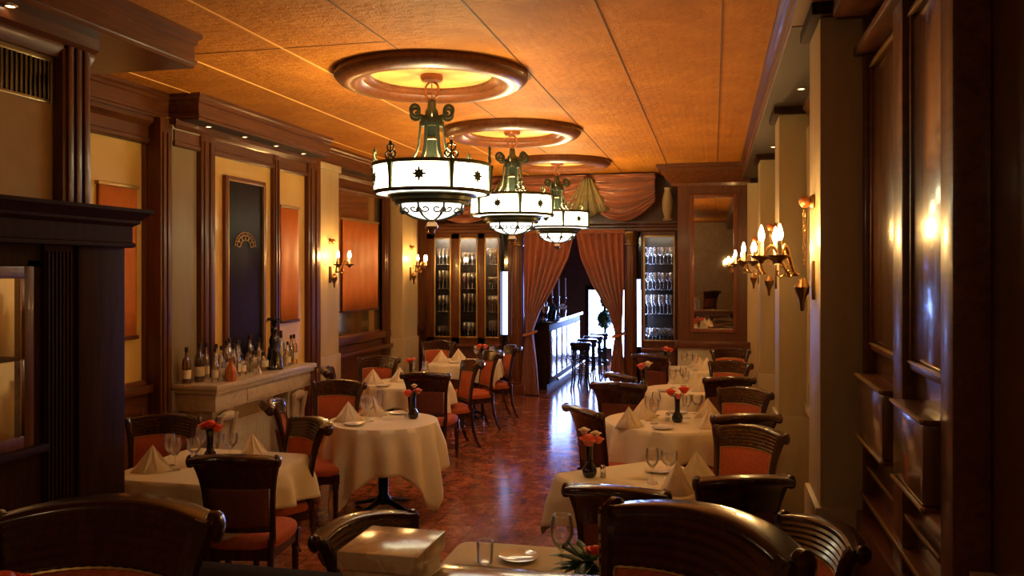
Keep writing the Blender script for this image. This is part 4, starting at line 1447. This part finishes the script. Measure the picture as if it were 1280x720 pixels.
for k in range(7):
    a = k * 2 * PI / 7
    mb = MB()
    rose(mb, (0.06 * math.cos(a) * (1 if k else 0), 0.06 * math.sin(a) * (1 if k else 0), 0.14 + 0.03 * (k % 3)), 0.034, k)
    obj('bloom', mb, M['rose_white'], t)
t = thing('topiary_tree', 'potted ball topiary silhouetted against the bright street door', 'plant', (-2.25, 18.1, 0))
obj('pot', MB().lathe([(0, 0), (0.14, 0), (0.17, 0.35), (0.19, 0.37), (0.16, 0.37), (0, 0.33)], seg=20), M['black'], t)
obj('trunk', MB().tube([(0, 0, 0.3), (0.01, 0, 0.8), (0, 0, 1.4)], 0.03, 8), M['wood_dark'], t)
rnd = random.Random(5)
for (z, r) in ((0.98, 0.2), (1.36, 0.13)):
    lf = MB()
    lf.sphere((0, 0, z), r * 0.82, 12)
    for k in range(260):
        d = Vector((rnd.gauss(0, 1), rnd.gauss(0, 1), rnd.gauss(0, 1))).normalized()
        leafshape(lf, Vector((0, 0, z)) + d * r * 0.75, d + Vector((rnd.uniform(-.4, .4), rnd.uniform(-.4, .4), rnd.uniform(-.4, .4))), r * 0.35, 0.02)
    obj('foliage_ball', lf, M['leaf'], t)


# ================================================================== CHAIRS
def back_pt(u, v, n=0.0):
    """u -1..1 across, v 0..1 up the back (z 0.46 .. 0.985); n forward offset"""
    z = 0.46 + 0.51 * v + 0.03 * (1 - u * u) * v * v - 0.012 * v * v
    hw = 0.192 + 0.010 * v + 0.050 * v ** 4
    y = -0.20 - 0.05 * v - 0.075 * v * v + 0.075 * u * u * (0.4 + 0.6 * v)
    return Vector((u * hw, y + n, z + n * 0.25))


def make_chair(label):
    t = thing('dining_chair', label, 'chair', (0, 0, 0), 0, 'upholstered dining chairs with curved crest rails')
    # seat cushion
    s = MB()

    def seat(u, v):
        a = 2 * PI * u
        cx, cy = math.cos(a), math.sin(a)
        q = 1.0 / (abs(cx) ** 5 + abs(cy) ** 5) ** 0.2
        wx = 0.235 if cy > 0 else 0.235 - 0.04 * (-cy)
        x, y = cx * q * wx, cy * q * 0.225
        prof = [(1.0, 0.405), (1.02, 0.43), (1.0, 0.455), (0.9, 0.474), (0.6, 0.486), (0.25, 0.49), (0.001, 0.491)]
        i = min(len(prof) - 1, int(round(v * (len(prof) - 1))))
        return (x * prof[i][0], 0.015 + y * prof[i][0], prof[i][1])
    s.grid(seat, 40, 6, True)
    obj('seat', s, M['fabric'], t, sharp=60)
    f = MB()
    f.prism([(-0.23, 0.235), (0.23, 0.235), (0.19, -0.205), (-0.19, -0.205)], 0.34, 0.41)
    obj('seat_frame', f, M['chair_wood'], t)
    # upholstered back panel
    p = MB()
    nu, nv = 16, 10

    def pad(u, v):
        uu = (2 * u - 1) * 0.86
        vv = 0.14 + 0.58 * v
        bul = 0.018 * (1 - (2 * u - 1) ** 4) * (1 - (2 * v - 1) ** 4)
        return back_pt(uu, vv, 0.012 + bul)

    def padb(u, v):
        uu = (2 * u - 1) * 0.86
        return back_pt(uu, 0.14 + 0.58 * v, -0.004)
    a = p.grid(pad, nu, nv)
    b = p.grid(padb, nu, nv)
    for i in range(nu):
        p.face((a[0][i], a[0][i + 1], b[0][i + 1], b[0][i]))
        p.face((a[nv][i], a[nv][i + 1], b[nv][i + 1], b[nv][i]))
    for j in range(nv):
        p.face((a[j][0], a[j + 1][0], b[j + 1][0], b[j][0]))
        p.face((a[j][nu], a[j + 1][nu], b[j + 1][nu], b[j][nu]))
    bp = obj('back_panel', p, M['fabric'], t)
    p = MB()

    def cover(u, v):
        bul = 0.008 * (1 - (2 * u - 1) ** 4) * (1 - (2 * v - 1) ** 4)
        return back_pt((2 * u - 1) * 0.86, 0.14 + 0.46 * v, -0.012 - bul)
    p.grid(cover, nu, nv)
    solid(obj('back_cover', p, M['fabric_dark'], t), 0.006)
    nt = MB()
    ring = [(-0.86 + 1.72 * i / 30, 0.14) for i in range(31)] + [(0.86, 0.14 + 0.58 * i / 22) for i in range(1, 23)] + [(0.86 - 1.72 * i / 30, 0.72) for i in range(1, 31)] + [(-0.86, 0.72 - 0.58 * i / 22) for i in range(1, 22)]
    pts = [back_pt(u * 0.985, v, 0.017) for u, v in ring]
    nt.tube(pts + [pts[0]], [0.0048 if i % 2 else 0.0025 for i in range(len(pts) + 1)], 5)
    obj('nail_trim', nt, M['gilt'], bp)
    # bottom rail of the back
    r = MB()

    def rail(u, v):
        uu = 2 * u - 1
        q = 2 * PI * v
        return back_pt(uu * 0.95, 0.11 + 0.035 * math.sin(q), 0.016 * math.cos(q))
    r.grid(rail, 12, 8)
    obj('back_rail', r, M['chair_wood'], t)
    # crest rail: ribbed front, rolled-back top
    c = MB()
    prof = []
    for k in range(6):
        v = 0.725 + 0.20 * k / 5.0
        prof += [(v, 0.013), (v + 0.02, 0.019)]
    prof += [(0.962, 0.017), (0.975, 0.006), (0.985, -0.02), (1.0, -0.048), (1.0, -0.064), (0.985, -0.077), (0.96, -0.081), (0.935, -0.074), (0.92, -0.058), (0.915, -0.04), (0.89, -0.025), (0.8, -0.018), (0.6, -0.018), (0.6, -0.008), (0.725, -0.006)]
    m = len(prof)

    def crest(u, v):
        i = min(m - 1, int(round(v * m))) % m
        return back_pt((2 * u - 1), prof[i][0], prof[i][1])
    rows = []
    NU = 20
    for i in range(NU + 1):
        uu = -1 + 2 * i / NU
        rows.append([c.bm.verts.new(back_pt(uu, pv, pn)) for pv, pn in prof])
    for x, y in zip(rows, rows[1:]):
        for k in range(m):
            q = (k + 1) % m
            c.face((x[k], x[q], y[q], y[k]))
    c.face(rows[0])
    c.face(list(reversed(rows[-1])))
    obj('crest_rail', c, M['chair_wood'], t, sharp=50)
    for sx in (-1, 1):
        st = MB()
        pts = [back_pt(sx * 0.97, v, 0.0) for v in (-0.05, 0.1, 0.25, 0.4, 0.55, 0.7, 0.82, 0.92, 0.97)]
        st.tube(pts, [0.019, 0.018, 0.017, 0.017, 0.017, 0.019, 0.022, 0.024, 0.02], 8, 1.25)
        e = back_pt(sx * 1.015, 0.955, -0.042)
        st.lathe([(0, -0.016), (0.03, -0.016), (0.037, -0.008), (0.037, 0.008), (0.03, 0.016), (0.014, 0.022), (0, 0.023)], e, 12, Matrix.Rotation(sx * PI / 2, 4, 'Y'))
        obj('stile', st, M['chair_wood'], t)
        lg = MB()
        lg.tube([(sx * 0.187, -0.197, 0.46), (sx * 0.185, -0.20, 0.34), (sx * 0.185, -0.215, 0.2), (sx * 0.19, -0.26, 0.06), (sx * 0.195, -0.30, 0.0)], [0.019, 0.019, 0.017, 0.015, 0.015], 8, 1.1)
        obj('leg', lg, M['chair_wood'], t)
        lg = MB()
        lg.box((sx * 0.21, 0.205, 0.36), (0.05, 0.05, 0.1), 0.004)
        lg.lathe([(0.022, 0.31), (0.026, 0.295), (0.02, 0.28), (0.022, 0.25), (0.018, 0.08), (0.014, 0.03), (0.017, 0.02), (0.012, 0.0)], (sx * 0.21, 0.205, 0), 10)
        obj('leg', lg, M['chair_wood'], t)
    return t


proto = None
CB = 0.315     # crest middle lies this far behind the seat centre


def chair(cx, cy, fx, fy, label, z=0.0):
    """cx, cy: middle of the crest rail; fx, fy: the way the sitter faces"""
    global proto
    L = math.hypot(fx, fy)
    fx, fy = fx / L, fy / L
    rz = math.atan2(fy, fx) - PI / 2
    loc = (cx + fx * CB, cy + fy * CB, z)
    if proto is None:
        proto = make_chair(label)
        proto.location = loc
        proto.rotation_euler = (0, 0, rz)
        return proto
    return dup(proto, loc, rz, label)


CH = [
    (-3.81, 5.36, 0.3, -0.95, 'orange-backed chair facing us at the far side of the left near table'),
    (-2.62, 4.28, -0.2, 0.98, 'dark chair seen from behind at the left near table'),
    (-3.42, 6.13, 0.92, 0.4, 'dark chair seen edge-on before the marble mantelpiece'),
    (-2.70, 5.46, -0.58, -0.81, 'orange-backed chair between the left near table and scalloped-hem round table'),
    (-3.41, 7.42, 0.12, -1.0, 'orange-backed chair facing us behind the scalloped-hem round table'),
    (-4.02, 8.36, 0.92, 0.4, 'dark chair edge-on against the left pilaster below the first left sconce'),
    (-2.85, 8.20, -0.05, 1.0, 'tall dark-backed chair seen from behind, behind the left round table vase'),
    (-3.91, 9.62, 0.15, -1.0, 'orange-backed chair facing us behind the second left table napkins'),
    (-2.66, 9.45, -0.80, -0.6, 'nearest of three orange chairs along the left edge of the aisle, second left table'),
    (-2.72, 10.6, -0.80, -0.6, 'middle of three orange chairs along the left edge of the aisle, farthest left table'),
    (-2.66, 11.45, -0.85, -0.5, 'farthest of three orange chairs along the left edge of the aisle'),
    (-3.93, 11.95, 0.1, -1.0, 'orange-backed chair facing us in front of the three-door cabinet'),
    (-0.46, 4.08, 0.08, 1.0, 'dark chair from behind at the near side of the right near table'),
    (0.16, 4.44, -0.32, 0.95, 'dark chair from behind, near the right wall at the right near table'),
    (0.25, 5.84, -0.48, -0.88, 'largest orange-backed chair facing us along the right wall row'),
    (0.24, 6.36, -0.32, 0.95, 'dark chair from behind at the right round table by the wall'),
    (0.28, 7.75, -0.45, -0.9, 'second orange-backed chair facing us along the right wall row'),
    (0.16, 8.55, -0.3, 0.95, 'dark chair from behind at the third right table by the wall'),
    (0.20, 10.02, -0.4, -0.92, 'third orange-backed chair facing us along the right wall row'),
    (0.22, 11.72, -0.1, -1.0, 'farthest right chair facing us under the wall mirror'),
    (-1.0, 6.41, 0.79, 0.61, 'dark chair turned away at the aisle side of the right round table'),
    (-0.86, 7.87, 0.1, 1.0, 'dark chair from behind between the right round table and bar stools'),
    (-0.95, 8.57, 0.75, 0.6, 'dark chair turned away at the aisle side of the third right table'),
    (-0.78, 10.6, 0.5, 0.87, 'dark chair turned away at the aisle side of the farthest right table'),
    (0.45, 3.67, -0.85, -0.5, 'orange-backed chair in the right corner below the dark panelling'),
    (-1.43, 3.32, 0.86, -0.5, 'dark curved chair behind the cream marble post'),
]
for c in CH:
    chair(*c)
chair(-1.338, 1.688, 0.22, -1.0, 'large foreground chair at the lower left with ribbed crest rail', 0.5)
chair(-0.012, 1.908, -0.6, -0.8, 'large foreground chair at the lower right with ribbed crest rail', 0.5)


# ================================================================== TABLES
def table(cx, cy, r, S, label, cloth_label, shape='round', rz=0.0, z=0.0, maxdrop=0.66, folds=13, seed=0):
    t = thing('dining_table', label, 'table', (cx, cy, z), rz, 'dining tables under cream cloths')
    tp = MB()
    if shape == 'round':
        tp.lathe([(0, 0.70), (r - 0.01, 0.70), (r - 0.004, 0.708), (r - 0.004, 0.734), (r - 0.01, 0.742), (0, 0.742)], seg=48)
    else:
        k = r - 0.01
        tp.span(-k, k, -k, k, 0.70, 0.742, 0.006)
    obj('tabletop', tp, M['wood'], t)
    obj('pedestal', MB().lathe([(0.0, 0.06), (0.06, 0.06), (0.065, 0.1), (0.04, 0.14), (0.045, 0.4), (0.04, 0.6), (0.1, 0.69), (0.12, 0.70), (0, 0.70)], seg=18), M['black_iron'], t)
    for q in range(4):
        a = q * PI / 2 + PI / 4
        obj('foot', MB().tube([(0.04 * math.cos(a), 0.04 * math.sin(a), 0.09), (0.18 * math.cos(a), 0.18 * math.sin(a), 0.05), (0.30 * math.cos(a), 0.30 * math.sin(a), 0.018)], [0.03, 0.024, 0.018], 8, 0.8), M['black_iron'], t)
    N = 144
    g = MB()
    rnd = random.Random(seed)
    ph = rnd.uniform(0, 6)
    p2 = rnd.uniform(0, 6)
    levels = [0.0, 0.4, 0.8, 0.97, 1.0] + [1 + i / 12.0 for i in range(1, 13)]

    def top_r(a):
        if shape == 'round':
            return r
        ca, sa = abs(math.cos(a)), abs(math.sin(a))
        return r / ((ca ** 14 + sa ** 14) ** (1 / 14.0))

    def f(u, v):
        a = 2 * PI * u
        i = int(round(v * (len(levels) - 1)))
        L = levels[i]
        rt = top_r(a)
        if L <= 1.0:
            rr = rt * max(L, 0.0005)
            return (rr * math.cos(a), rr * math.sin(a), 0.7465)
        ca, sa = abs(math.cos(a)), abs(math.sin(a))
        cor = S / max(ca, sa)
        drop = min(maxdrop, cor - rt + 0.015 * math.sin(a * 5 + ph))
        k = L - 1.0
        corner = max(0.0, min(1.0, (cor - S) / (0.41 * S)))
        fold = 0.5 + 0.5 * math.sin(a * folds + ph + 0.7 * math.sin(2 * a + p2))
        out = 0.008 + k * drop * (0.03 + 0.06 * corner) + 0.085 * fold * min(1.0, k * 2.2) * (0.45 + 0.55 * k) * min(1.0, drop / 0.30)
        rr = rt + out
        return (rr * math.cos(a), rr * math.sin(a), 0.7465 - 0.006 * min(1, k * 12) - drop * k)
    g.grid(f, N, len(levels) - 1, True)
    c = obj('tablecloth', g, M['cloth'], None, (cx, cy, z + 0.001), sharp=70, rz=rz)
    solid(c, 0.003, 1.0)
    tag(c, cloth_label, 'tablecloth', 'cream tablecloths')
    return t


TZ = 0.7515
table(-3.12, 4.88, 0.46, 0.68, 'table under the cream cloth at left near the dark cabinet', 'cream tablecloth on the left table nearest the dark cabinet', 'square', 0.0, seed=1, folds=11)
table(-2.68, 6.68, 0.45, 0.80, 'round pedestal table under the scalloped cream cloth at left', 'long cream tablecloth with scalloped pointed hem on left round table', 'round', 0.42, seed=2, folds=15)
table(-3.30, 8.97, 0.47, 0.67, 'second left table behind the scalloped round table', 'cream tablecloth on the second left table behind the tall dark chair', 'round', 0.2, seed=3)
table(-3.30, 11.2, 0.45, 0.63, 'farthest left table before the three-door glass cabinet', 'cream tablecloth on the farthest left table before the glass cabinet', 'square', 0.1, seed=4)
table(-0.38, 5.12, 0.42, 0.66, 'table under the cream cloth nearest us on the right', 'cream tablecloth with hanging corner on the nearest right table', 'square', 0.72, seed=5, folds=9)
table(-0.36, 7.2, 0.53, 0.75, 'round table on the right with red-orange flowers', 'cream tablecloth on the right round table with red-orange flowers', 'round', 0.3, seed=6)
table(-0.29, 9.14, 0.42, 0.62, 'third table along the right wall', 'cream tablecloth on the third right table behind the red-orange flowers', 'round', 0.5, seed=7)
table(-0.20, 11.05, 0.38, 0.58, 'farthest right table under the wall mirror', 'cream tablecloth on the farthest right table under the wall mirror', 'square', 0.2, seed=8)
table(-0.72, 3.38, 0.41, 0.62, 'table just behind the half wall at bottom centre', 'cream tablecloth with a plate just behind the half wall', 'square', 0.0, seed=9)
table(-0.78, 0.86, 0.40, 0.6, 'foreground table at lower left corner carrying a rose', 'cream tablecloth at the lower left corner under a rose', 'round', 0.0, 0.5, seed=10)


# ---- small things on the tables
def napkin(label, x, y, rz=0.0, s=1.0, z=TZ):
    """linen folded to a standing peaked fan"""
    mb = MB()
    h, w, d = 0.13 * s, 0.10 * s, 0.055 * s
    apex = (0, 0, h)
    a = [(-w, -d * 0.4, 0), (-w * 0.25, -d * 1.3, 0), (w * 0.35, -d * 1.1, 0), (w, -d * 0.2, 0), (w * 0.5, d, 0), (-w * 0.5, d, 0)]
    va = mb.bm.verts.new(apex)
    vs = [mb.bm.verts.new(p) for p in a]
    mid = [mb.bm.verts.new(((p[0] + q[0]) / 2 * 0.55, (p[1] + q[1]) / 2 * 0.45 + 0.006, h * 0.42)) for p, q in zip(a, a[1:] + a[:1])]
    for i in range(6):
        k = (i + 1) % 6
        mb.face((vs[i], vs[k], mid[i]))
        mb.face((vs[i], mid[i], va))
        mb.face((mid[i], vs[k], va))
    o = obj('napkin', mb, M['napkin'], None, (x, y, z), sharp=20, rz=rz)
    solid(o, 0.003, 0.0)
    tag(o, label, 'napkin', 'peaked cream napkins')


PL = MB().lathe([(0, 0.004), (0.05, 0.004), (0.055, 0.0), (0.06, 0.004), (0.085, 0.014), (0.087, 0.017), (0.082, 0.016), (0.056, 0.008), (0, 0.007)], seg=36, cap=False).mesh('side_plate', M['china'], 50)


def plate(label, x, y, s=1.0, z=TZ):
    o = obj('side_plate', PL, None, None, (x, y, z))
    o.scale = (s, s, s)
    tag(o, label, 'plate', 'white china plates')


def shaker(label, x, y, z=TZ):
    t = thing('salt_shaker', label, 'salt shaker', (x, y, z), 0, 'glass salt shakers')
    obj('jar', MB().lathe([(0, 0), (0.018, 0), (0.02, 0.004), (0.016, 0.05), (0, 0.052)], seg=10), M['glass'], t)
    obj('salt', MB().lathe([(0, 0.003), (0.015, 0.003), (0.014, 0.03), (0, 0.031)], seg=10), M['china'], t)
    obj('cap', MB().lathe([(0.016, 0.05), (0.017, 0.06), (0.012, 0.072), (0, 0.075)], seg=10), M['white_metal'], t)


ITEMS = {
    'the left near table': dict(
        nap=[(-3.40, 4.66, 0.4, 'left'), (-3.0, 5.15, 1.0, 'back right')],
        gl=[(-3.38, 4.80, 'wine', 'leftmost'), (-3.27, 4.70, 'wine', 'front left'), (-3.25, 4.87, 'goblet', 'centre left'), (-3.33, 5.07, 'wine', 'back left'), (-3.22, 5.05, 'wine', 'back centre'), (-3.12, 5.08, 'goblet', 'back right')],
        pl=[(-2.86, 4.84, 'right')], vase=(-3.18, 4.94), fl=[(0, 0, 0.05, 0.035, 'rose_red'), (-0.04, 0.01, 0.035, 0.03, 'rose_red'), (0.045, 0.0, 0.03, 0.03, 'rose_red')]),
    'the scalloped-hem round table': dict(
        nap=[(-2.95, 6.58, 0.5, 'left'), (-2.86, 6.90, 0.2, 'back')],
        gl=[(-2.84, 6.66, 'wine', 'left'), (-2.77, 6.60, 'wine', 'front'), (-2.76, 6.80, 'flute', 'back')],
        pl=[(-2.82, 6.42, 'near'), (-2.66, 7.0, 'far')], vase=(-2.46, 6.80), sh=(-2.54, 6.85),
        fl=[(-0.03, -0.02, 0.02, 0.034, 'rose_red'), (0.03, 0.01, 0.035, 0.028, 'rose_pink'), (0.0, 0.02, 0.075, 0.02, 'rose_white')]),
    'the second left table': dict(
        nap=[(-3.66, 8.82, 0.2, 'left'), (-3.44, 9.06, 0.5, 'middle')],
        gl=[(-3.36, 9.26, 'wine', 'back'), (-3.22, 9.3, 'wine', 'far right'), (-3.1, 8.95, 'goblet', 'right')],
        pl=[(-3.46, 8.62, 'near')], vase=(-3.32, 9.10), fl=[(-0.02, 0, 0.03, 0.035, 'rose_red'), (0.03, 0, 0.05, 0.022, 'rose_pink')]),
    'the farthest left table': dict(
        nap=[(-3.62, 11.12, 0.2, 'left'), (-3.46, 11.4, 0.5, 'back left')],
        gl=[(-3.2, 11.4, 'wine', 'back'), (-2.95, 11.3, 'wine', 'right')],
        pl=[(-3.4, 11.0, 'near')], vase=(-3.03, 11.05), fl=[(-0.02, 0, 0.03, 0.04, 'rose_red'), (0.035, 0.01, 0.03, 0.035, 'rose_pink'), (-0.06, 0, 0.02, 0.025, 'rose_white')]),
    'the nearest right table': dict(
        nap=[(-0.10, 5.18, 0.3, 'back right'), (-0.20, 4.90, 0.9, 'front right')],
        gl=[(-0.35, 5.06, 'wine', 'centre'), (-0.26, 5.2, 'goblet', 'right')],
        pl=[(-0.33, 5.36, 'far')], vase=(-0.73, 5.13), sh=(-0.65, 5.14), ns=1.35,
        fl=[(0.0, -0.02, 0.03, 0.042, 'rose_pink'), (-0.03, 0.02, 0.075, 0.025, 'rose_white'), (0.03, 0.01, 0.06, 0.024, 'rose_white'), (0.045, -0.01, 0.03, 0.026, 'rose_pink')]),
    'the right round table': dict(
        nap=[(-0.66, 6.85, 0.4, 'front left'), (-0.58, 7.3, 0.1, 'back left'), (-0.05, 7.45, 0.3, 'back right'), (-0.03, 6.98, 0.8, 'front right')],
        gl=[(-0.47, 7.02, 'wine', 'front'), (-0.52, 7.15, 'wine', 'left'), (-0.48, 7.42, 'wine', 'back left'), (-0.27, 7.5, 'goblet', 'back'), (-0.14, 7.6, 'goblet', 'back right'), (-0.22, 7.35, 'wine', 'middle')],
        pl=[(-0.39, 6.82, 'near'), (-0.3, 7.6, 'far')], vase=(-0.29, 7.14), sh=(-0.37, 7.17),
        fl=[(-0.045, 0.0, 0.05, 0.034, 'rose_red'), (0.045, 0.01, 0.07, 0.036, 'rose_red'), (0.01, -0.02, 0.02, 0.026, 'rose_pink')]),
    'the third right table': dict(
        nap=[(-0.12, 9.05, 0.3, 'right'), (-0.18, 9.35, 0.6, 'back right')],
        gl=[(-0.42, 9.2, 'wine', 'middle'), (-0.32, 9.4, 'wine', 'back'), (-0.28, 9.02, 'wine', 'front')],
        pl=[(-0.48, 8.92, 'near')], vase=(-0.72, 9.12), fl=[(-0.02, -0.01, 0.035, 0.038, 'rose_pink'), (0.035, 0.01, 0.06, 0.035, 'rose_white')]),
    'the farthest right table': dict(
        nap=[(-0.08, 11.0, 0.3, 'right'), (-0.2, 11.25, 0.2, 'back')],
        gl=[(-0.36, 10.95, 'wine', 'middle'), (-0.22, 10.85, 'wine', 'right'), (-0.3, 11.2, 'wine', 'back')],
        pl=[(-0.45, 10.8, 'near')], vase=(-0.6, 11.22), sh=(-0.55, 11.12), fl=[(0.0, -0.01, 0.035, 0.04, 'rose_pink'), (0.05, 0.01, 0.02, 0.03, 'rose_red')]),
}
for si, (nm, d) in enumerate(ITEMS.items()):
    for (x, y, rz, w) in d['nap']:
        napkin('peaked cream napkin at the %s of %s' % (w, nm), x, y, rz, d.get('ns', 1.25))
    for (x, y, kd, w) in d['gl']:
        drinking_glass(kd, (x, y, TZ), 'clear %s at the %s of %s' % ({'wine': 'wine glass', 'goblet': 'water goblet', 'flute': 'champagne flute'}[kd], w, nm), 'glasses on the tables')
    for (x, y, w) in d['pl']:
        plate('white china plate at the %s side of %s' % (w, nm), x, y)
    vx, vy = d['vase']
    bud_vase('black glass bud vase on %s' % nm, (vx, vy, TZ))
    cols = {c for *_, c in d['fl']}
    bouquet('%s roses in the black vase on %s' % ('red-orange' if 'rose_red' in cols else 'salmon pink and cream', nm), (vx, vy, TZ + 0.20), d['fl'], 0.015, 'table flowers', seed=si * 10 + 3)
    if 'sh' in d:
        shaker('small glass salt shaker beside the vase on %s' % nm, d['sh'][0], d['sh'][1])
plate('white china plate on the cloth behind the half wall', -0.82, 3.60, 1.0)
drinking_glass('tumbler', (-0.95, 3.52, TZ), 'clear tumbler beside the plate behind the half wall', 'glasses on the tables')
drinking_glass('wine', (-0.60, 3.42, TZ), 'large wine glass beside the leafy bouquet behind the half wall', 'glasses on the tables', 1.25)
# leafy low arrangement on the table behind the half wall
t = thing('leafy_arrangement', 'leafy green arrangement with red and cream flowers behind the half wall', 'flowers', (-0.47, 3.36, TZ))
obj('bowl', MB().lathe([(0, 0), (0.04, 0), (0.05, 0.01), (0.055, 0.06), (0.05, 0.062), (0, 0.05)], seg=18), M['black'], t)
lf = MB()
rnd = random.Random(11)
for k in range(46):
    a = rnd.uniform(0, 2 * PI)
    leafshape(lf, (0.02 * math.cos(a), 0.02 * math.sin(a), 0.05 + rnd.uniform(0, 0.05)), (math.cos(a), math.sin(a), rnd.uniform(0.1, 1.1)), rnd.uniform(0.10, 0.17), 0.021)
solid(obj('leaves', lf, M['leaf'], t), 0.001)
for i, (x, y, z, r, c) in enumerate([(0.02, -0.02, 0.15, 0.03, 'rose_red'), (0.06, 0.01, 0.13, 0.026, 'rose_white'), (-0.01, 0.04, 0.13, 0.024, 'rose_red'), (0.04, -0.05, 0.11, 0.022, 'rose_white')]):
    mb = MB()
    rose(mb, (x, y, z), r, 50 + i)
    obj('bloom', mb, M[c], t)
# rose at lower left
bud_vase('black glass bud vase on the lower left foreground table', (-0.96, 1.0, TZ + 0.5))
bouquet('red-orange rose with a yellow heart at the lower left corner', (-0.96, 1.0, TZ + 0.70), [(-0.01, 0, 0.105, 0.026, 'rose_red'), (0.02, -0.01, 0.08, 0.022, 'rose_red'), (-0.03, 0, 0.09, 0.018, 'rose_white')], 0.015, seed=91)

# ================================================================== HALF WALL AND MARBLE POSTS
t = thing('half_wall', 'low dark wooden half wall left of the marble post', 'half wall', (-2.3, 2.68, 0))
obj('body', MB().span(-1.1, 1.11, -0.05, 0.05, 0, 0.91), M['wood_dark'], t)
obj('cap_rail', MB().span(-1.1, 1.11, -0.075, 0.075, 0.91, 0.95, 0.012), M['rail_dim'], t)
t = thing('half_wall', 'low wooden half wall with gleaming varnished cap right of the marble post', 'half wall', (-0.1, 2.68, 0))
obj('body', MB().span(-0.79, 0.70, -0.05, 0.05, 0, 0.975), M['wood_h'], t)
obj('cap_rail', MB().span(-0.79, 0.70, -0.075, 0.075, 0.975, 1.015, 0.012), M['varnish'], t)


def marble_post(label, x, y):
    t = thing('marble_post', label, 'post', (x, y, 0), 0, 'cream marble posts of the half wall')
    obj('shaft', MB().box((0, 0, 0.52), (0.25, 0.25, 1.04), 0.006), M['post_marble'], t)
    obj('cap_stone', MB().box((0, 0, 1.07), (0.275, 0.29, 0.06), 0.008), M['post_marble'], t)
    obj('plinth', MB().box((0, 0, 0.06), (0.3, 0.3, 0.12), 0.008), M['post_marble'], t)


marble_post('square cream marble post at bottom centre of the half wall', -1.04, 2.68)
t = thing('marble_ledge', 'cream marble ledge at the lower right corner below dark panelling', 'ledge', (0.76, 2.6, 0))
obj('ledge_block', MB().prism([(0.0, -0.20), (0.0, 0.18), (0.045, 0.18), (0.12, -0.20)], 0.5, 1.04), M['post_marble'], t)
obj('ledge_top', MB().prism([(-0.015, -0.22), (-0.015, 0.2), (0.05, 0.2), (0.128, -0.22)], 1.04, 1.10), M['post_marble'], t)
